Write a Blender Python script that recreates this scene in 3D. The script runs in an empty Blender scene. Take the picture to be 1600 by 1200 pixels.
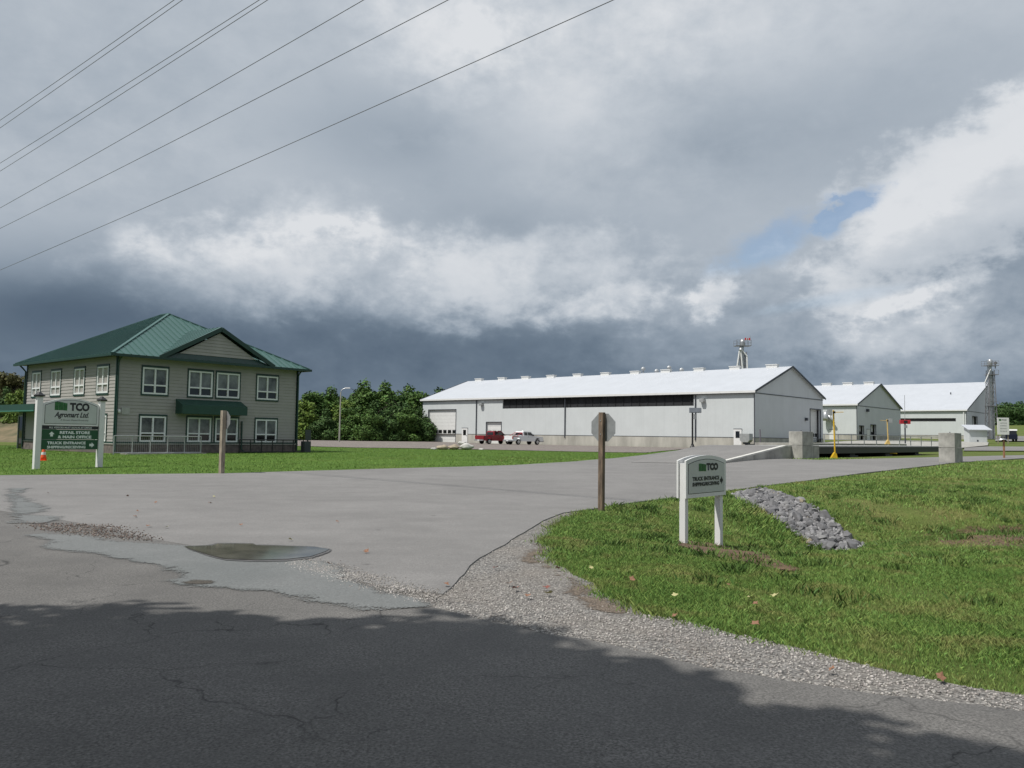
import bpy, bmesh, math, random
import numpy as np
from mathutils import Vector, Matrix
R = math.radians
random.seed(7); rng = np.random.default_rng(7)
S = bpy.context.scene
col = S.collection

# ------------------------------------------------------------------ camera
FPX, PITCH, ROLL, CH = 1303.8, 0.0628, 0.01415, 1.6
fw = np.array([0, math.cos(PITCH), math.sin(PITCH)])
rt0 = np.array([1.0, 0, 0]); up0 = np.cross(rt0, fw)
rt = math.cos(ROLL)*rt0 + math.sin(ROLL)*up0
up = -math.sin(ROLL)*rt0 + math.cos(ROLL)*up0
cd = bpy.data.cameras.new('camera'); cam = bpy.data.objects.new('camera', cd); col.objects.link(cam)
cd.sensor_width = 36; cd.lens = FPX/1600*36; cd.clip_end = 6000; cd.clip_start = .1
m = Matrix(((rt[0], up[0], -fw[0], 0), (rt[1], up[1], -fw[1], 0), (rt[2], up[2], -fw[2], CH), (0, 0, 0, 1)))
cam.matrix_world = m
S.camera = cam
def ray(px, py):
    d = fw + rt*((px-800)/FPX) + up*((600-py)/FPX)
    return d/np.linalg.norm(d)

# ------------------------------------------------------------------ light
SUN_EL, SUN_DIR = 57.0, (-.86, -.50)
sd = Vector((SUN_DIR[0], SUN_DIR[1], 0)).normalized()*math.cos(R(SUN_EL)) + Vector((0, 0, math.sin(R(SUN_EL))))
sl = bpy.data.lights.new('sun', 'SUN'); sl.energy = 4.3; sl.angle = R(.6); sl.color = (1, .965, .905)
so = bpy.data.objects.new('sun', sl); col.objects.link(so)
so.rotation_euler = sd.to_track_quat('Z', 'Y').to_euler(); so.location = (0, 0, 50)
S.view_settings.view_transform = 'Standard'; S.view_settings.look = 'None'
S.view_settings.exposure = 0.0; S.view_settings.gamma = 1.0

W = bpy.data.worlds.new('World'); S.world = W; W.use_nodes = True
nt = W.node_tree; nt.nodes.clear()
class E:   # small expression wrapper over shader math nodes
    tree = None
    def __init__(s, sock): s.s = sock
    @staticmethod
    def op(kind, *a, clamp=False):
        n = E.tree.nodes.new('ShaderNodeMath'); n.operation = kind; n.use_clamp = clamp
        for i, v in enumerate(a):
            if isinstance(v, E): E.tree.links.new(v.s, n.inputs[i])
            else: n.inputs[i].default_value = float(v)
        return E(n.outputs[0])
    def __add__(s, o): return E.op('ADD', s, o)
    __radd__ = __add__
    def __sub__(s, o): return E.op('SUBTRACT', s, o)
    def __rsub__(s, o): return E.op('SUBTRACT', o, s)
    def __mul__(s, o): return E.op('MULTIPLY', s, o)
    __rmul__ = __mul__
    def __truediv__(s, o): return E.op('DIVIDE', s, o)
def sstep(x, lo, hi):
    n = E.tree.nodes.new('ShaderNodeMapRange'); n.interpolation_type = 'SMOOTHSTEP'
    E.tree.links.new(x.s, n.inputs[0]); n.inputs[1].default_value = lo; n.inputs[2].default_value = hi
    return E(n.outputs[0])
def sky_world():
    E.tree = nt; N = nt.nodes.new; Lk = nt.links.new
    tc = N('ShaderNodeTexCoord'); sep = N('ShaderNodeSeparateXYZ'); Lk(tc.outputs['Generated'], sep.inputs[0])
    X, Y, Z = (E(sep.outputs[i]) for i in range(3))
    az = E.op('ARCTAN2', X, Y); el = E.op('ARCSINE', Z)
    def noise(sx, sy, det, rough, seed, dist=0.0):
        c = N('ShaderNodeCombineXYZ'); Lk((az*sx).s, c.inputs[0]); Lk((el*sy).s, c.inputs[1]); c.inputs[2].default_value = seed
        n = N('ShaderNodeTexNoise'); n.inputs['Scale'].default_value = 1; n.inputs['Detail'].default_value = det
        n.inputs['Roughness'].default_value = rough; n.inputs['Distortion'].default_value = dist
        Lk(c.outputs[0], n.inputs['Vector']); return E(n.outputs['Fac'])-.5
    n1 = noise(5, 9, 7, .55, 3.1, .3); n2 = noise(16, 26, 6, .58, 8.7, .2); n3 = noise(3.2, 4.5, 6, .5, 21.3, .4)
    n4 = noise(45, 60, 5, .6, 14.2, .1); wob = n1*1.5 + n2*1.25 + n4*.7
    # height profile of the cloud deck
    cr = N('ShaderNodeValToRGB'); cr.color_ramp.interpolation = 'B_SPLINE'
    prof = [(650, .24), (600, .21), (560, .22), (520, .3), (480, .45), (430, .58), (350, .65), (250, .68), (120, .71), (0, .73), (-300, .7)]
    els = [(math.asin(ray(800, y)[2]), v) for y, v in prof]
    crr = cr.color_ramp.elements
    while len(crr) < len(els): crr.new(.5)
    for e_, (p, v) in zip(crr, sorted(els)):
        e_.position = max(0, min(1, p)); e_.color = (v, v, v, 1)
    warp = el + n1*.05 + n2*.012
    Lk(warp.s, cr.inputs[0])
    sepc = N('ShaderNodeSeparateColor'); Lk(cr.outputs[0], sepc.inputs[0])
    L = E(sepc.outputs[0]) + .025 + n3*.16 + n1*.15 + n2*.2 + n4*.09
    def blob(px, py, rx, ry, ang, soft, wn=.5):
        d = ray(px, py); a0 = math.atan2(d[0], d[1]); e0 = math.asin(d[2])
        k = math.cos(e0)
        da = (az-a0)*k; de = el-e0
        c, s = math.cos(R(ang)), math.sin(R(ang))
        u = (da*c + de*s)*(FPX/rx); v = (de*c - da*s)*(FPX/ry)
        r = E.op('SQRT', u*u+v*v)
        return sstep((1-r) + wob*wn, -soft*.5, soft)
    for (px, py, rx, ry, ang, soft, amp, wn) in [
        (690, 60, 110, 70, 0, .9, .22, .8), (900, 130, 150, 170, 20, 1.2, .17, .7), (1150, 60, 200, 90, -10, 1.2, .08, .6),
        (630, 215, 170, 80, 0, 1.0, -.17, .7), (1150, 230, 330, 90, 8, 1.2, -.15, .7), (1480, 110, 200, 80, 0, 1.2, -.05, .6),
        (100, 120, 300, 170, 10, 1.2, -.07, .6),
        (430, 350, 150, 45, 20, .8, .15, 1.1), (400, 410, 185, 75, 8, .7, .16, 1.1), (600, 420, 290, 75, -4, .6, .14, 1.1), (820, 425, 260, 70, -5, .6, .17, 1.3), (950, 470, 90, 30, 15, .6, .1, 1.4),
        (780, 345, 260, 45, -6, 1.0, -.08, .8),
        (90, 450, 220, 75, 6, 1.0, -.16, .7), (60, 250, 180, 50, 15, 1.0, .05, .6), (195, 375, 22, 32, -30, .8, .12, .8),
        (600, 545, 640, 50, -2, .8, -.05, .5), (420, 500, 500, 36, -2, .9, -.06, .6),
        (1115, 462, 50, 30, 30, .5, .3, 1.4), (1060, 480, 60, 30, 10, .9, .1, 1.1), (1500, 310, 250, 110, 33, .3, .2, 1.0), (1520, 235, 200, 50, 36, .5, .12, .8),
        (1480, 420, 300, 50, 12, .9, -.14, .6), (1415, 470, 62, 14, 20, .6, .24, .8), (1400, 530, 120, 32, 12, .7, .17, .9),
        (1230, 520, 260, 80, 5, 1.1, .2, .7), (1480, 520, 260, 80, 5, 1.1, .17, .7), (1480, 590, 300, 45, 3, 1.1, .13, .6), (1360, 420, 160, 60, 5, .9, .1, .8)]:
        L = L + blob(px, py, rx, ry, ang, soft, wn)*amp
    cc = N('ShaderNodeValToRGB'); ce = cc.color_ramp.elements
    def lin(c): return tuple(((v/255)/12.92 if v/255 <= .04045 else ((v/255+.055)/1.055)**2.4) for v in c)+(1,)
    st = [(0, (64, 79, 97)), (.12, (80, 96, 114)), (.28, (108, 123, 139)), (.45, (140, 153, 167)), (.62, (168, 178, 189)), (.8, (193, 200, 208)), (1, (220, 223, 227))]
    while len(ce) < len(st): ce.new(.5)
    for e_, (p, c) in zip(ce, st): e_.position = p; e_.color = lin(c)
    Lk(L.s, cc.inputs[0])
    sk = N('ShaderNodeTexSky'); sk.sky_type = 'NISHITA'; sk.sun_disc = False
    sk.sun_elevation = R(SUN_EL); sk.sun_rotation = math.atan2(SUN_DIR[0], SUN_DIR[1]); sk.dust_density = 1.5
    mul = N('ShaderNodeVectorMath'); mul.operation = 'SCALE'; mul.inputs['Scale'].default_value = .125
    Lk(sk.outputs[0], mul.inputs[0])
    gap = blob(1335, 318, 38, 16, 30, .8, 2.2) + blob(1298, 352, 28, 22, 50, .8, 2.2) + blob(1205, 385, 90, 26, 22, .9, 2.0)*.7 + blob(1290, 470, 120, 10, 8, .9, 1.6)*.25
    hole = n3*-3.0 - .42
    gap = E.op('MINIMUM', gap, .8)
    mx = N('ShaderNodeMix'); mx.data_type = 'RGBA'
    Lk(gap.s, mx.inputs[0]); Lk(cc.outputs[0], mx.inputs[6]); Lk(mul.outputs[0], mx.inputs[7])
    bg = N('ShaderNodeBackground'); bg.inputs[1].default_value = 1.0
    Lk(mx.outputs[2], bg.inputs[0])
    out = N('ShaderNodeOutputWorld'); Lk(bg.outputs[0], out.inputs[0])
sky_world()
W.cycles.sampling_method = 'MANUAL'; W.cycles.sample_map_resolution = 512

# ------------------------------------------------------------------ terrain height
def tabf(xs, zs): return lambda y: np.interp(y, xs, zs)
hL = tabf([-60, 22, 30, 45, 55, 75, 132, 200, 900], [0, 0, .1, .34, .32, .42, .53, .6, 1.5])
hC = tabf([-60, 22, 30, 45, 70, 92, 118, 140, 200, 900], [0, 0, .15, .38, .5, .48, .43, .5, .8, 3])
hR = tabf([-60, 19, 28, 40, 80, 95, 110, 125, 135, 175, 250, 500, 900], [0, 0, .3, .6, .65, .8, 1.4, 1.65, 1.75, 2.35, 3.5, 14, 22])
DITCH = [(6.7, 18.3), (12, 19.4), (19, 20.2), (60, 12)]
def sm(x): x = np.clip(x, 0, 1); return x*x*(3-2*x)
def segd(x, y, P):
    d = np.full(np.shape(x), 1e9)
    for (ax, ay), (bx, by) in zip(P[:-1], P[1:]):
        vx, vy = bx-ax, by-ay
        t = np.clip(((x-ax)*vx+(y-ay)*vy)/(vx*vx+vy*vy), 0, 1)
        d = np.minimum(d, np.hypot(x-ax-t*vx, y-ay-t*vy))
    return d
def H(x, y):
    x = np.asarray(x, float); y = np.asarray(y, float)
    a = sum(f/3 for f in [hL(y-1), hL(y), hL(y+1)]); b = sum(f/3 for f in [hC(y-1), hC(y), hC(y+1)])
    c = sum(f/3 for f in [hR(y-1), hR(y), hR(y+1)])
    z = a + (b-a)*sm((x+20)/20)
    lo = 4+16*np.clip((y-43)/50, 0, 1)
    z = z + (c-z)*sm((x-lo)/10)
    d = segd(x, y, DITCH)
    return z - .8*np.exp(-(d/2.1)**2) - .4*np.exp(-((x-4.7)**2+(y-15.1)**2)/4.8)
def h(x, y): return float(H(x, y))
def G(px, py, zoff=0.0):
    d = ray(px, py); lo = None; t = 1.0; prev = 1.0
    while t < 1500:
        p = d*t; 
        if CH+p[2] < h(p[0], p[1])+zoff:
            a, b = prev, t
            for _ in range(30):
                mm = (a+b)/2; q = d*mm
                if CH+q[2] < h(q[0], q[1])+zoff: b = mm
                else: a = mm
            q = d*b; return (q[0], q[1])
        prev = t; t *= 1.012
    raise RuntimeError('no ground at %s %s' % (px, py))
def atY(px, py, Y):
    d = ray(px, py); t = Y/d[1]; return (d[0]*t, Y, CH+d[2]*t)

# ------------------------------------------------------------------ materials
MATS = {}
def lin1(c): return tuple((v/12.92 if v <= .04045 else ((v+.055)/1.055)**2.4) for v in c)
def mat(name, color, rough=.7, metal=0.0, var=.12, vscale=3.0, bump=0.0, bscale=40.0, spec=.5, color2=None, detail=6, coat=0, stretch=None, rand=0):
    if name in MATS: return MATS[name]
    M = bpy.data.materials.new(name); M.use_nodes = True; t = M.node_tree; b = t.nodes['Principled BSDF']
    b.inputs['Roughness'].default_value = rough; b.inputs['Metallic'].default_value = metal
    b.inputs['Specular IOR Level'].default_value = spec
    if coat: b.inputs['Coat Weight'].default_value = coat
    tc = t.nodes.new('ShaderNodeTexCoord'); vec = tc.outputs['Object']
    if stretch:
        mp = t.nodes.new('ShaderNodeMapping'); mp.inputs['Scale'].default_value = stretch
        t.links.new(vec, mp.inputs[0]); vec = mp.outputs[0]
    n = t.nodes.new('ShaderNodeTexNoise'); n.inputs['Scale'].default_value = vscale; n.inputs['Detail'].default_value = detail
    n.inputs['Roughness'].default_value = .6
    t.links.new(vec, n.inputs['Vector'])
    cr = t.nodes.new('ShaderNodeValToRGB'); e = cr.color_ramp.elements
    c2 = color2 or tuple(v*(1-var*1.6) for v in color); c1 = tuple(min(1, v*(1+var*.6)) for v in color) if not color2 else color
    e[0].position = .33; e[0].color = (*c2, 1); e[1].position = .66; e[1].color = (*c1, 1)
    t.links.new(n.outputs['Fac'], cr.inputs[0])
    outc = cr.outputs[0]
    if rand:
        g = t.nodes.new('ShaderNodeNewGeometry'); hs = t.nodes.new('ShaderNodeHueSaturation')
        mr = t.nodes.new('ShaderNodeMapRange'); mr.inputs[3].default_value = 1-rand; mr.inputs[4].default_value = 1+rand
        t.links.new(g.outputs['Random Per Island'], mr.inputs[0]); t.links.new(mr.outputs[0], hs.inputs['Value'])
        mr2 = t.nodes.new('ShaderNodeMapRange'); mr2.inputs[3].default_value = .5-rand*.06; mr2.inputs[4].default_value = .5+rand*.04
        mu = t.nodes.new('ShaderNodeMath'); mu.operation = 'MULTIPLY'; mu.inputs[1].default_value = 7.3
        fr = t.nodes.new('ShaderNodeMath'); fr.operation = 'FRACT'
        t.links.new(g.outputs['Random Per Island'], mu.inputs[0]); t.links.new(mu.outputs[0], fr.inputs[0]); t.links.new(fr.outputs[0], mr2.inputs[0])
        t.links.new(mr2.outputs[0], hs.inputs['Hue'])
        t.links.new(outc, hs.inputs['Color']); outc = hs.outputs[0]
    t.links.new(outc, b.inputs['Base Color'])
    if bump:
        n2 = t.nodes.new('ShaderNodeTexNoise'); n2.inputs['Scale'].default_value = bscale; n2.inputs['Detail'].default_value = 4
        t.links.new(vec, n2.inputs['Vector'])
        bp = t.nodes.new('ShaderNodeBump'); bp.inputs['Strength'].default_value = bump; bp.inputs['Distance'].default_value = .02
        t.links.new(n2.outputs['Fac'], bp.inputs['Height']); t.links.new(bp.outputs[0], b.inputs['Normal'])
    MATS[name] = M
    return M
def _nodes(M): return M.node_tree, M.node_tree.nodes['Principled BSDF']
def nz(t, vec, scale, detail=5, rough=.6, dist=0):
    n = t.nodes.new('ShaderNodeTexNoise'); n.inputs['Scale'].default_value = scale; n.inputs['Detail'].default_value = detail
    n.inputs['Roughness'].default_value = rough; n.inputs['Distortion'].default_value = dist
    t.links.new(vec, n.inputs['Vector']); return n.outputs['Fac']
def ramp(t, fac, stops):
    cr = t.nodes.new('ShaderNodeValToRGB'); e = cr.color_ramp.elements
    while len(e) < len(stops): e.new(.5)
    for q, (p, c) in zip(e, stops): q.position = p; q.color = (*c, 1) if len(c) == 3 else c
    t.links.new(fac, cr.inputs[0]); return cr.outputs[0]
def mixc(t, fac, a, b, mode='MIX'):
    n = t.nodes.new('ShaderNodeMix'); n.data_type = 'RGBA'; n.blend_type = mode
    for i, v in ((0, fac), (6, a), (7, b)):
        if isinstance(v, (int, float)): n.inputs[i].default_value = v
        elif isinstance(v, tuple): n.inputs[i].default_value = (*v, 1) if len(v) == 3 else v
        else: t.links.new(v, n.inputs[i])
    return n.outputs[2]
def bumpn(t, b, hgt, strength, dist=.02):
    bp = t.nodes.new('ShaderNodeBump'); bp.inputs['Strength'].default_value = strength; bp.inputs['Distance'].default_value = dist
    t.links.new(hgt, bp.inputs['Height']); t.links.new(bp.outputs[0], b.inputs['Normal'])
def asphalt(name, base, dark, crack=True, agg=.5, scale=60, patch=(1, 1, 1), rough=.9, crackw=.02, streak=False):
    M = bpy.data.materials.new(name); M.use_nodes = True; t, b = _nodes(M)
    vec = t.nodes.new('ShaderNodeTexCoord').outputs['Object']
    fine = nz(t, vec, scale, 3, .75); med = nz(t, vec, 1.3, 6, .65); big = nz(t, vec, .22, 5, .6, .5)
    vo = t.nodes.new('ShaderNodeTexVoronoi'); vo.inputs['Scale'].default_value = scale*1.1; t.links.new(vec, vo.inputs['Vector'])
    c = ramp(t, fine, [(.3, tuple(v*(1-agg) for v in base)), (.5, base), (.72, tuple(min(1, v*(1+agg)) for v in base))])
    sp = ramp(t, vo.outputs['Color'], [(.0, (.72, .72, .72)), (1, (1.2, 1.2, 1.2))])
    c = mixc(t, .8, c, sp, 'MULTIPLY')
    c = mixc(t, ramp(t, med, [(.35, (1, 1, 1)), (.62, (0, 0, 0))]), c, mixc(t, .5, c, dark), 'MIX')
    c = mixc(t, ramp(t, big, [(.4, (.85,)*3), (.6, (0, 0, 0))]), c, mixc(t, 1.0, c, patch, 'MULTIPLY'))
    if streak:   # tyre-polished bands and faint stains running along the drive
        mp = t.nodes.new('ShaderNodeMapping'); mp.inputs['Rotation'].default_value = (0, 0, R(-52)); mp.inputs['Scale'].default_value = (.045, .9, 1)
        t.links.new(vec, mp.inputs[0]); sn = nz(t, mp.outputs[0], 1.0, 4, .55, .3)
        c = mixc(t, 1.0, c, ramp(t, sn, [(.34, (.95,)*3), (.5, (1, 1, 1)), (.66, (1.03,)*3)]), 'MULTIPLY')
        c = mixc(t, 1.0, c, ramp(t, nz(t, vec, 2.6, 5, .7, .8), [(.64, (1, 1, 1)), (.76, (.8,)*3)]), 'MULTIPLY')
        v3 = t.nodes.new('ShaderNodeTexVoronoi'); v3.inputs['Scale'].default_value = .9; t.links.new(vec, v3.inputs['Vector'])
        c = mixc(t, 1.0, c, ramp(t, v3.outputs['Distance'], [(.02, (.62,)*3), (.07, (1, 1, 1))]), 'MULTIPLY')
    if crack:
        dv = t.nodes.new('ShaderNodeTexNoise'); dv.inputs['Scale'].default_value = 1.2; dv.inputs['Detail'].default_value = 5
        t.links.new(vec, dv.inputs['Vector'])
        va = t.nodes.new('ShaderNodeVectorMath'); va.operation = 'MULTIPLY_ADD'; va.inputs[1].default_value = (1.4, 1.4, 0)
        t.links.new(dv.outputs['Color'], va.inputs[0]); t.links.new(vec, va.inputs[2])
        v2 = t.nodes.new('ShaderNodeTexVoronoi'); v2.feature = 'DISTANCE_TO_EDGE'; v2.inputs['Scale'].default_value = .6
        t.links.new(va.outputs[0], v2.inputs['Vector'])
        brk = nz(t, vec, .55, 3, .6)
        k = ramp(t, v2.outputs['Distance'], [(0, (1, 1, 1)), (crackw, (0, 0, 0))])
        k = mixc(t, 1.0, k, ramp(t, brk, [(.46, (0, 0, 0)), (.56, (1, 1, 1))]), 'MULTIPLY')
        c = mixc(t, k, c, tuple(v*.42 for v in dark))
    t.links.new(c, b.inputs['Base Color']); b.inputs['Roughness'].default_value = rough; b.inputs['Specular IOR Level'].default_value = .25
    bumpn(t, b, fine, .5, .008)
    return M
def grass_mat(name, g1, g2, dry, dryamt=.5, sc=1.0, mow=False):
    M = bpy.data.materials.new(name); M.use_nodes = True; t, b = _nodes(M)
    vec = t.nodes.new('ShaderNodeTexCoord').outputs['Object']
    a = nz(t, vec, 14*sc, 6, .75); bb = nz(t, vec, .9*sc, 6, .65, .3); d = nz(t, vec, .28*sc, 5, .6, .6)
    mp = t.nodes.new('ShaderNodeMapping'); mp.inputs['Rotation'].default_value = (0, 0, .87); mp.inputs['Scale'].default_value = (.05, .6, 1)
    t.links.new(vec, mp.inputs[0]); str_ = nz(t, mp.outputs[0], 1.0, 3, .5)
    c = ramp(t, a, [(.3, tuple(v*.55 for v in g1)), (.52, g1), (.75, g2)])
    c = mixc(t, ramp(t, bb, [(.42, (0, 0, 0)), (.62, (.7,)*3)]), c, mixc(t, .6, c, g2))
    c = mixc(t, ramp(t, d, [(.5, (0, 0, 0)), (.68, (dryamt,)*3)]), c, mixc(t, .7, c, dry))
    c = mixc(t, .6, c, ramp(t, str_, [(.35, (.82,)*3), (.65, (1.15,)*3)]), 'MULTIPLY')
    t.links.new(c, b.inputs['Base Color']); b.inputs['Roughness'].default_value = .95; b.inputs['Specular IOR Level'].default_value = .1
    bumpn(t, b, a, .8, .06)
    return M
def gravel_mat(name, c1, c2, scale=45, brown=(.2, .16, .12), bamt=.4):
    M = bpy.data.materials.new(name); M.use_nodes = True; t, b = _nodes(M)
    vec = t.nodes.new('ShaderNodeTexCoord').outputs['Object']
    vo = t.nodes.new('ShaderNodeTexVoronoi'); vo.inputs['Scale'].default_value = scale; t.links.new(vec, vo.inputs['Vector'])
    bw = t.nodes.new('ShaderNodeRGBToBW'); t.links.new(vo.outputs['Color'], bw.inputs[0])
    c = ramp(t, bw.outputs[0], [(.15, c2), (.85, c1)])
    e = ramp(t, vo.outputs['Distance'], [(.25, (1, 1, 1)), (.75, (.35,)*3)])
    c = mixc(t, .8, c, e, 'MULTIPLY')
    c = mixc(t, ramp(t, nz(t, vec, .8, 6, .65, .4), [(.42, (0, 0, 0)), (.68, (bamt,)*3)]), c, brown)
    t.links.new(c, b.inputs['Base Color']); b.inputs['Roughness'].default_value = .95; b.inputs['Specular IOR Level'].default_value = .15
    inv = t.nodes.new('ShaderNodeMath'); inv.operation = 'SUBTRACT'; inv.inputs[0].default_value = 1; t.links.new(vo.outputs['Distance'], inv.inputs[1])
    bumpn(t, b, inv.outputs[0], .9, .015)
    return M
def ribbed(name, color, axis, pitch, depth=.5, rough=.45, var=.05, metal=0, dirt=.0):
    """corrugated sheet: parallel ribs along one local axis"""
    M = bpy.data.materials.new(name); M.use_nodes = True; t, b = _nodes(M)
    vec = t.nodes.new('ShaderNodeTexCoord').outputs['Object']
    sp = t.nodes.new('ShaderNodeSeparateXYZ'); t.links.new(vec, sp.inputs[0]); E.tree = t
    v = sp.outputs[axis]
    fr = E.op('FRACT', E(v)/pitch); tri = E.op('ABSOLUTE', fr-.5)*2
    rib = E.op('SMOOTH_MIN', tri*4.0, 1.0, .3)
    n = nz(t, vec, .5, 5, .6)
    c = ramp(t, n, [(.35, tuple(q*(1-var) for q in color)), (.65, tuple(min(1, q*(1+var)) for q in color))])
    if dirt:
        mp = t.nodes.new('ShaderNodeMapping'); mp.inputs['Scale'].default_value = (1.5, 1.5, .12); t.links.new(vec, mp.inputs[0])
        c = mixc(t, ramp(t, nz(t, mp.outputs[0], 1.0, 5, .7), [(.5, (0, 0, 0)), (.75, (dirt,)*3)]), c, tuple(q*.6 for q in color))
    panel = E.op('FRACT', E(v)/(pitch*3.0))
    seam = sstep(panel, 0.0, .05)
    c = mixc(t, .12, c, ramp(t, seam.s, [(0, (0.3,)*3), (1, (1, 1, 1))]), 'MULTIPLY')
    t.links.new(c, b.inputs['Base Color']); b.inputs['Roughness'].default_value = rough; b.inputs['Metallic'].default_value = metal
    bumpn(t, b, rib.s, depth, .03)
    return M

m_road = asphalt('old asphalt', (.155, .149, .142), (.11, .107, .104), True, .6, 58, (.8, .8, .8), .9, .0055)
m_drive = asphalt('driveway asphalt', (.218, .211, .205), (.165, .16, .156), False, .2, 60, (.88, .88, .88), streak=True)
m_patch = asphalt('smooth patch asphalt', (.17, .175, .172), (.14, .145, .142), False, .2, 50, (.85, .87, .87), .65)
m_lot = gravel_mat('reddish lot gravel', (.28, .25, .228), (.21, .186, .17), 6, (.26, .22, .2), .5)
m_gravel = gravel_mat('grey gravel', (.36, .345, .325), (.15, .145, .14), 38, (.22, .195, .17), .55)
m_dirt = gravel_mat('packed dirt', (.28, .235, .19), (.19, .15, .12), 60, (.21, .165, .13), .7)
m_soil = mat('brown soil', (.13, .078, .045), .95, var=.35, vscale=6, bump=.9, bscale=30)
m_grass = grass_mat('verge grass', (.095, .13, .034), (.14, .18, .046), (.20, .155, .075), .85)
m_lawn = grass_mat('lawn grass', (.075, .14, .026), (.11, .19, .034), (.13, .14, .04), .4)
m_conc = mat('concrete', (.36, .35, .32), .9, var=.22, vscale=1.4, bump=.3, bscale=25)
m_concb = mat('concrete block', (.37, .36, .33), .92, var=.22, vscale=2.2, bump=.5, bscale=30)
m_wains = mat('poured concrete wall', (.42, .405, .36), .9, var=.2, vscale=.6, stretch=(1, 1, .25), bump=.2)
m_white = mat('white paint', (.7, .7, .69), .45, var=.04)
m_whitev = mat('white vinyl', (.74, .75, .75), .4, var=.03)
m_green = mat('dark green trim', (.012, .045, .034), .4, var=.1)
m_cardb = mat('awning green', (.014, .06, .043), .45, var=.1)
m_dark = mat('dark trim', (.05, .055, .07), .5, var=.1)
m_black = mat('black paint', (.012, .012, .013), .45, var=.1)
m_steel = mat('galvanised steel', (.5, .51, .52), .38, .75, var=.12)
m_pipe = mat('grey pipe', (.42, .43, .43), .45, .5, var=.1)
m_yellow = mat('safety yellow', (.68, .42, .02), .5, var=.15)
m_tanp = mat('faded yellow', (.6, .42, .14), .6, var=.15)
m_red = mat('red paint', (.42, .02, .03), .4, var=.15)
m_wood = mat('weathered wood', (.22, .16, .11), .9, var=.5, vscale=5, stretch=(3, 3, .5), bump=.6, bscale=14, color2=(.06, .045, .035))
m_woodl = mat('pale weathered wood', (.36, .31, .24), .9, vscale=5, stretch=(3, 3, .5), bump=.5, bscale=14, color2=(.17, .14, .105))
m_side = mat('beige clapboard', (.335, .318, .298), .6, var=.06, vscale=1)
m_stone = mat('brown stone veneer', (.17, .14, .125), .9, vscale=4, bump=.6, bscale=9, color2=(.08, .07, .066))
m_alum = mat('sign back aluminium', (.42, .43, .43), .42, .65, var=.1, vscale=8)
m_signface = mat('sign face grey white', (.5, .525, .5), .5, var=.04)
m_siggreen = mat('sign green', (.010, .075, .028), .45, var=.05)
m_logo = mat('logo green', (.02, .13, .03), .45, var=.25, vscale=12)
m_txtk = mat('sign black lettering', (.012, .014, .016), .5, var=.02)
m_txtw = mat('sign white lettering', (.75, .78, .76), .5, var=.02)
m_roofw = ribbed('white steel roof', (.47, .49, .525), 0, .45, .5, .45, .03, dirt=.08)
m_barn = ribbed('pale grey steel siding', (.545, .57, .575), 0, .33, .35, .5, .03, dirt=.1)
m_barng = ribbed('pale grey steel gable siding', (.535, .55, .58), 1, .33, .35, .5, .03, dirt=.1)
m_roofg = mat('green steel roof', (.06, .132, .118), .4, .15, var=.05, vscale=.4)
m_asph = m_conc
def glass_mat(name, c, rough=.04, spec=.8):
    M = mat(name, c, rough, 0, .2, .6, spec=spec); return M
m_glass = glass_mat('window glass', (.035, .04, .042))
m_blind_refl = mat('blind with painted reflections', (.2, .21, .21), .1, 0, .55, .75, spec=.8)  # grey blind tone; the mottling paints uneven reflections into the colour
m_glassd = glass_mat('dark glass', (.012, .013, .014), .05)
m_mesh = ribbed('black curtain mesh', (.016, .017, .02), 0, .6, .8, .8, .3)
m_tyre = mat('tyre rubber', (.015, .015, .016), .85, var=.1)
m_cone = mat('cone orange', (.8, .1, .02), .5, var=.05)

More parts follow.
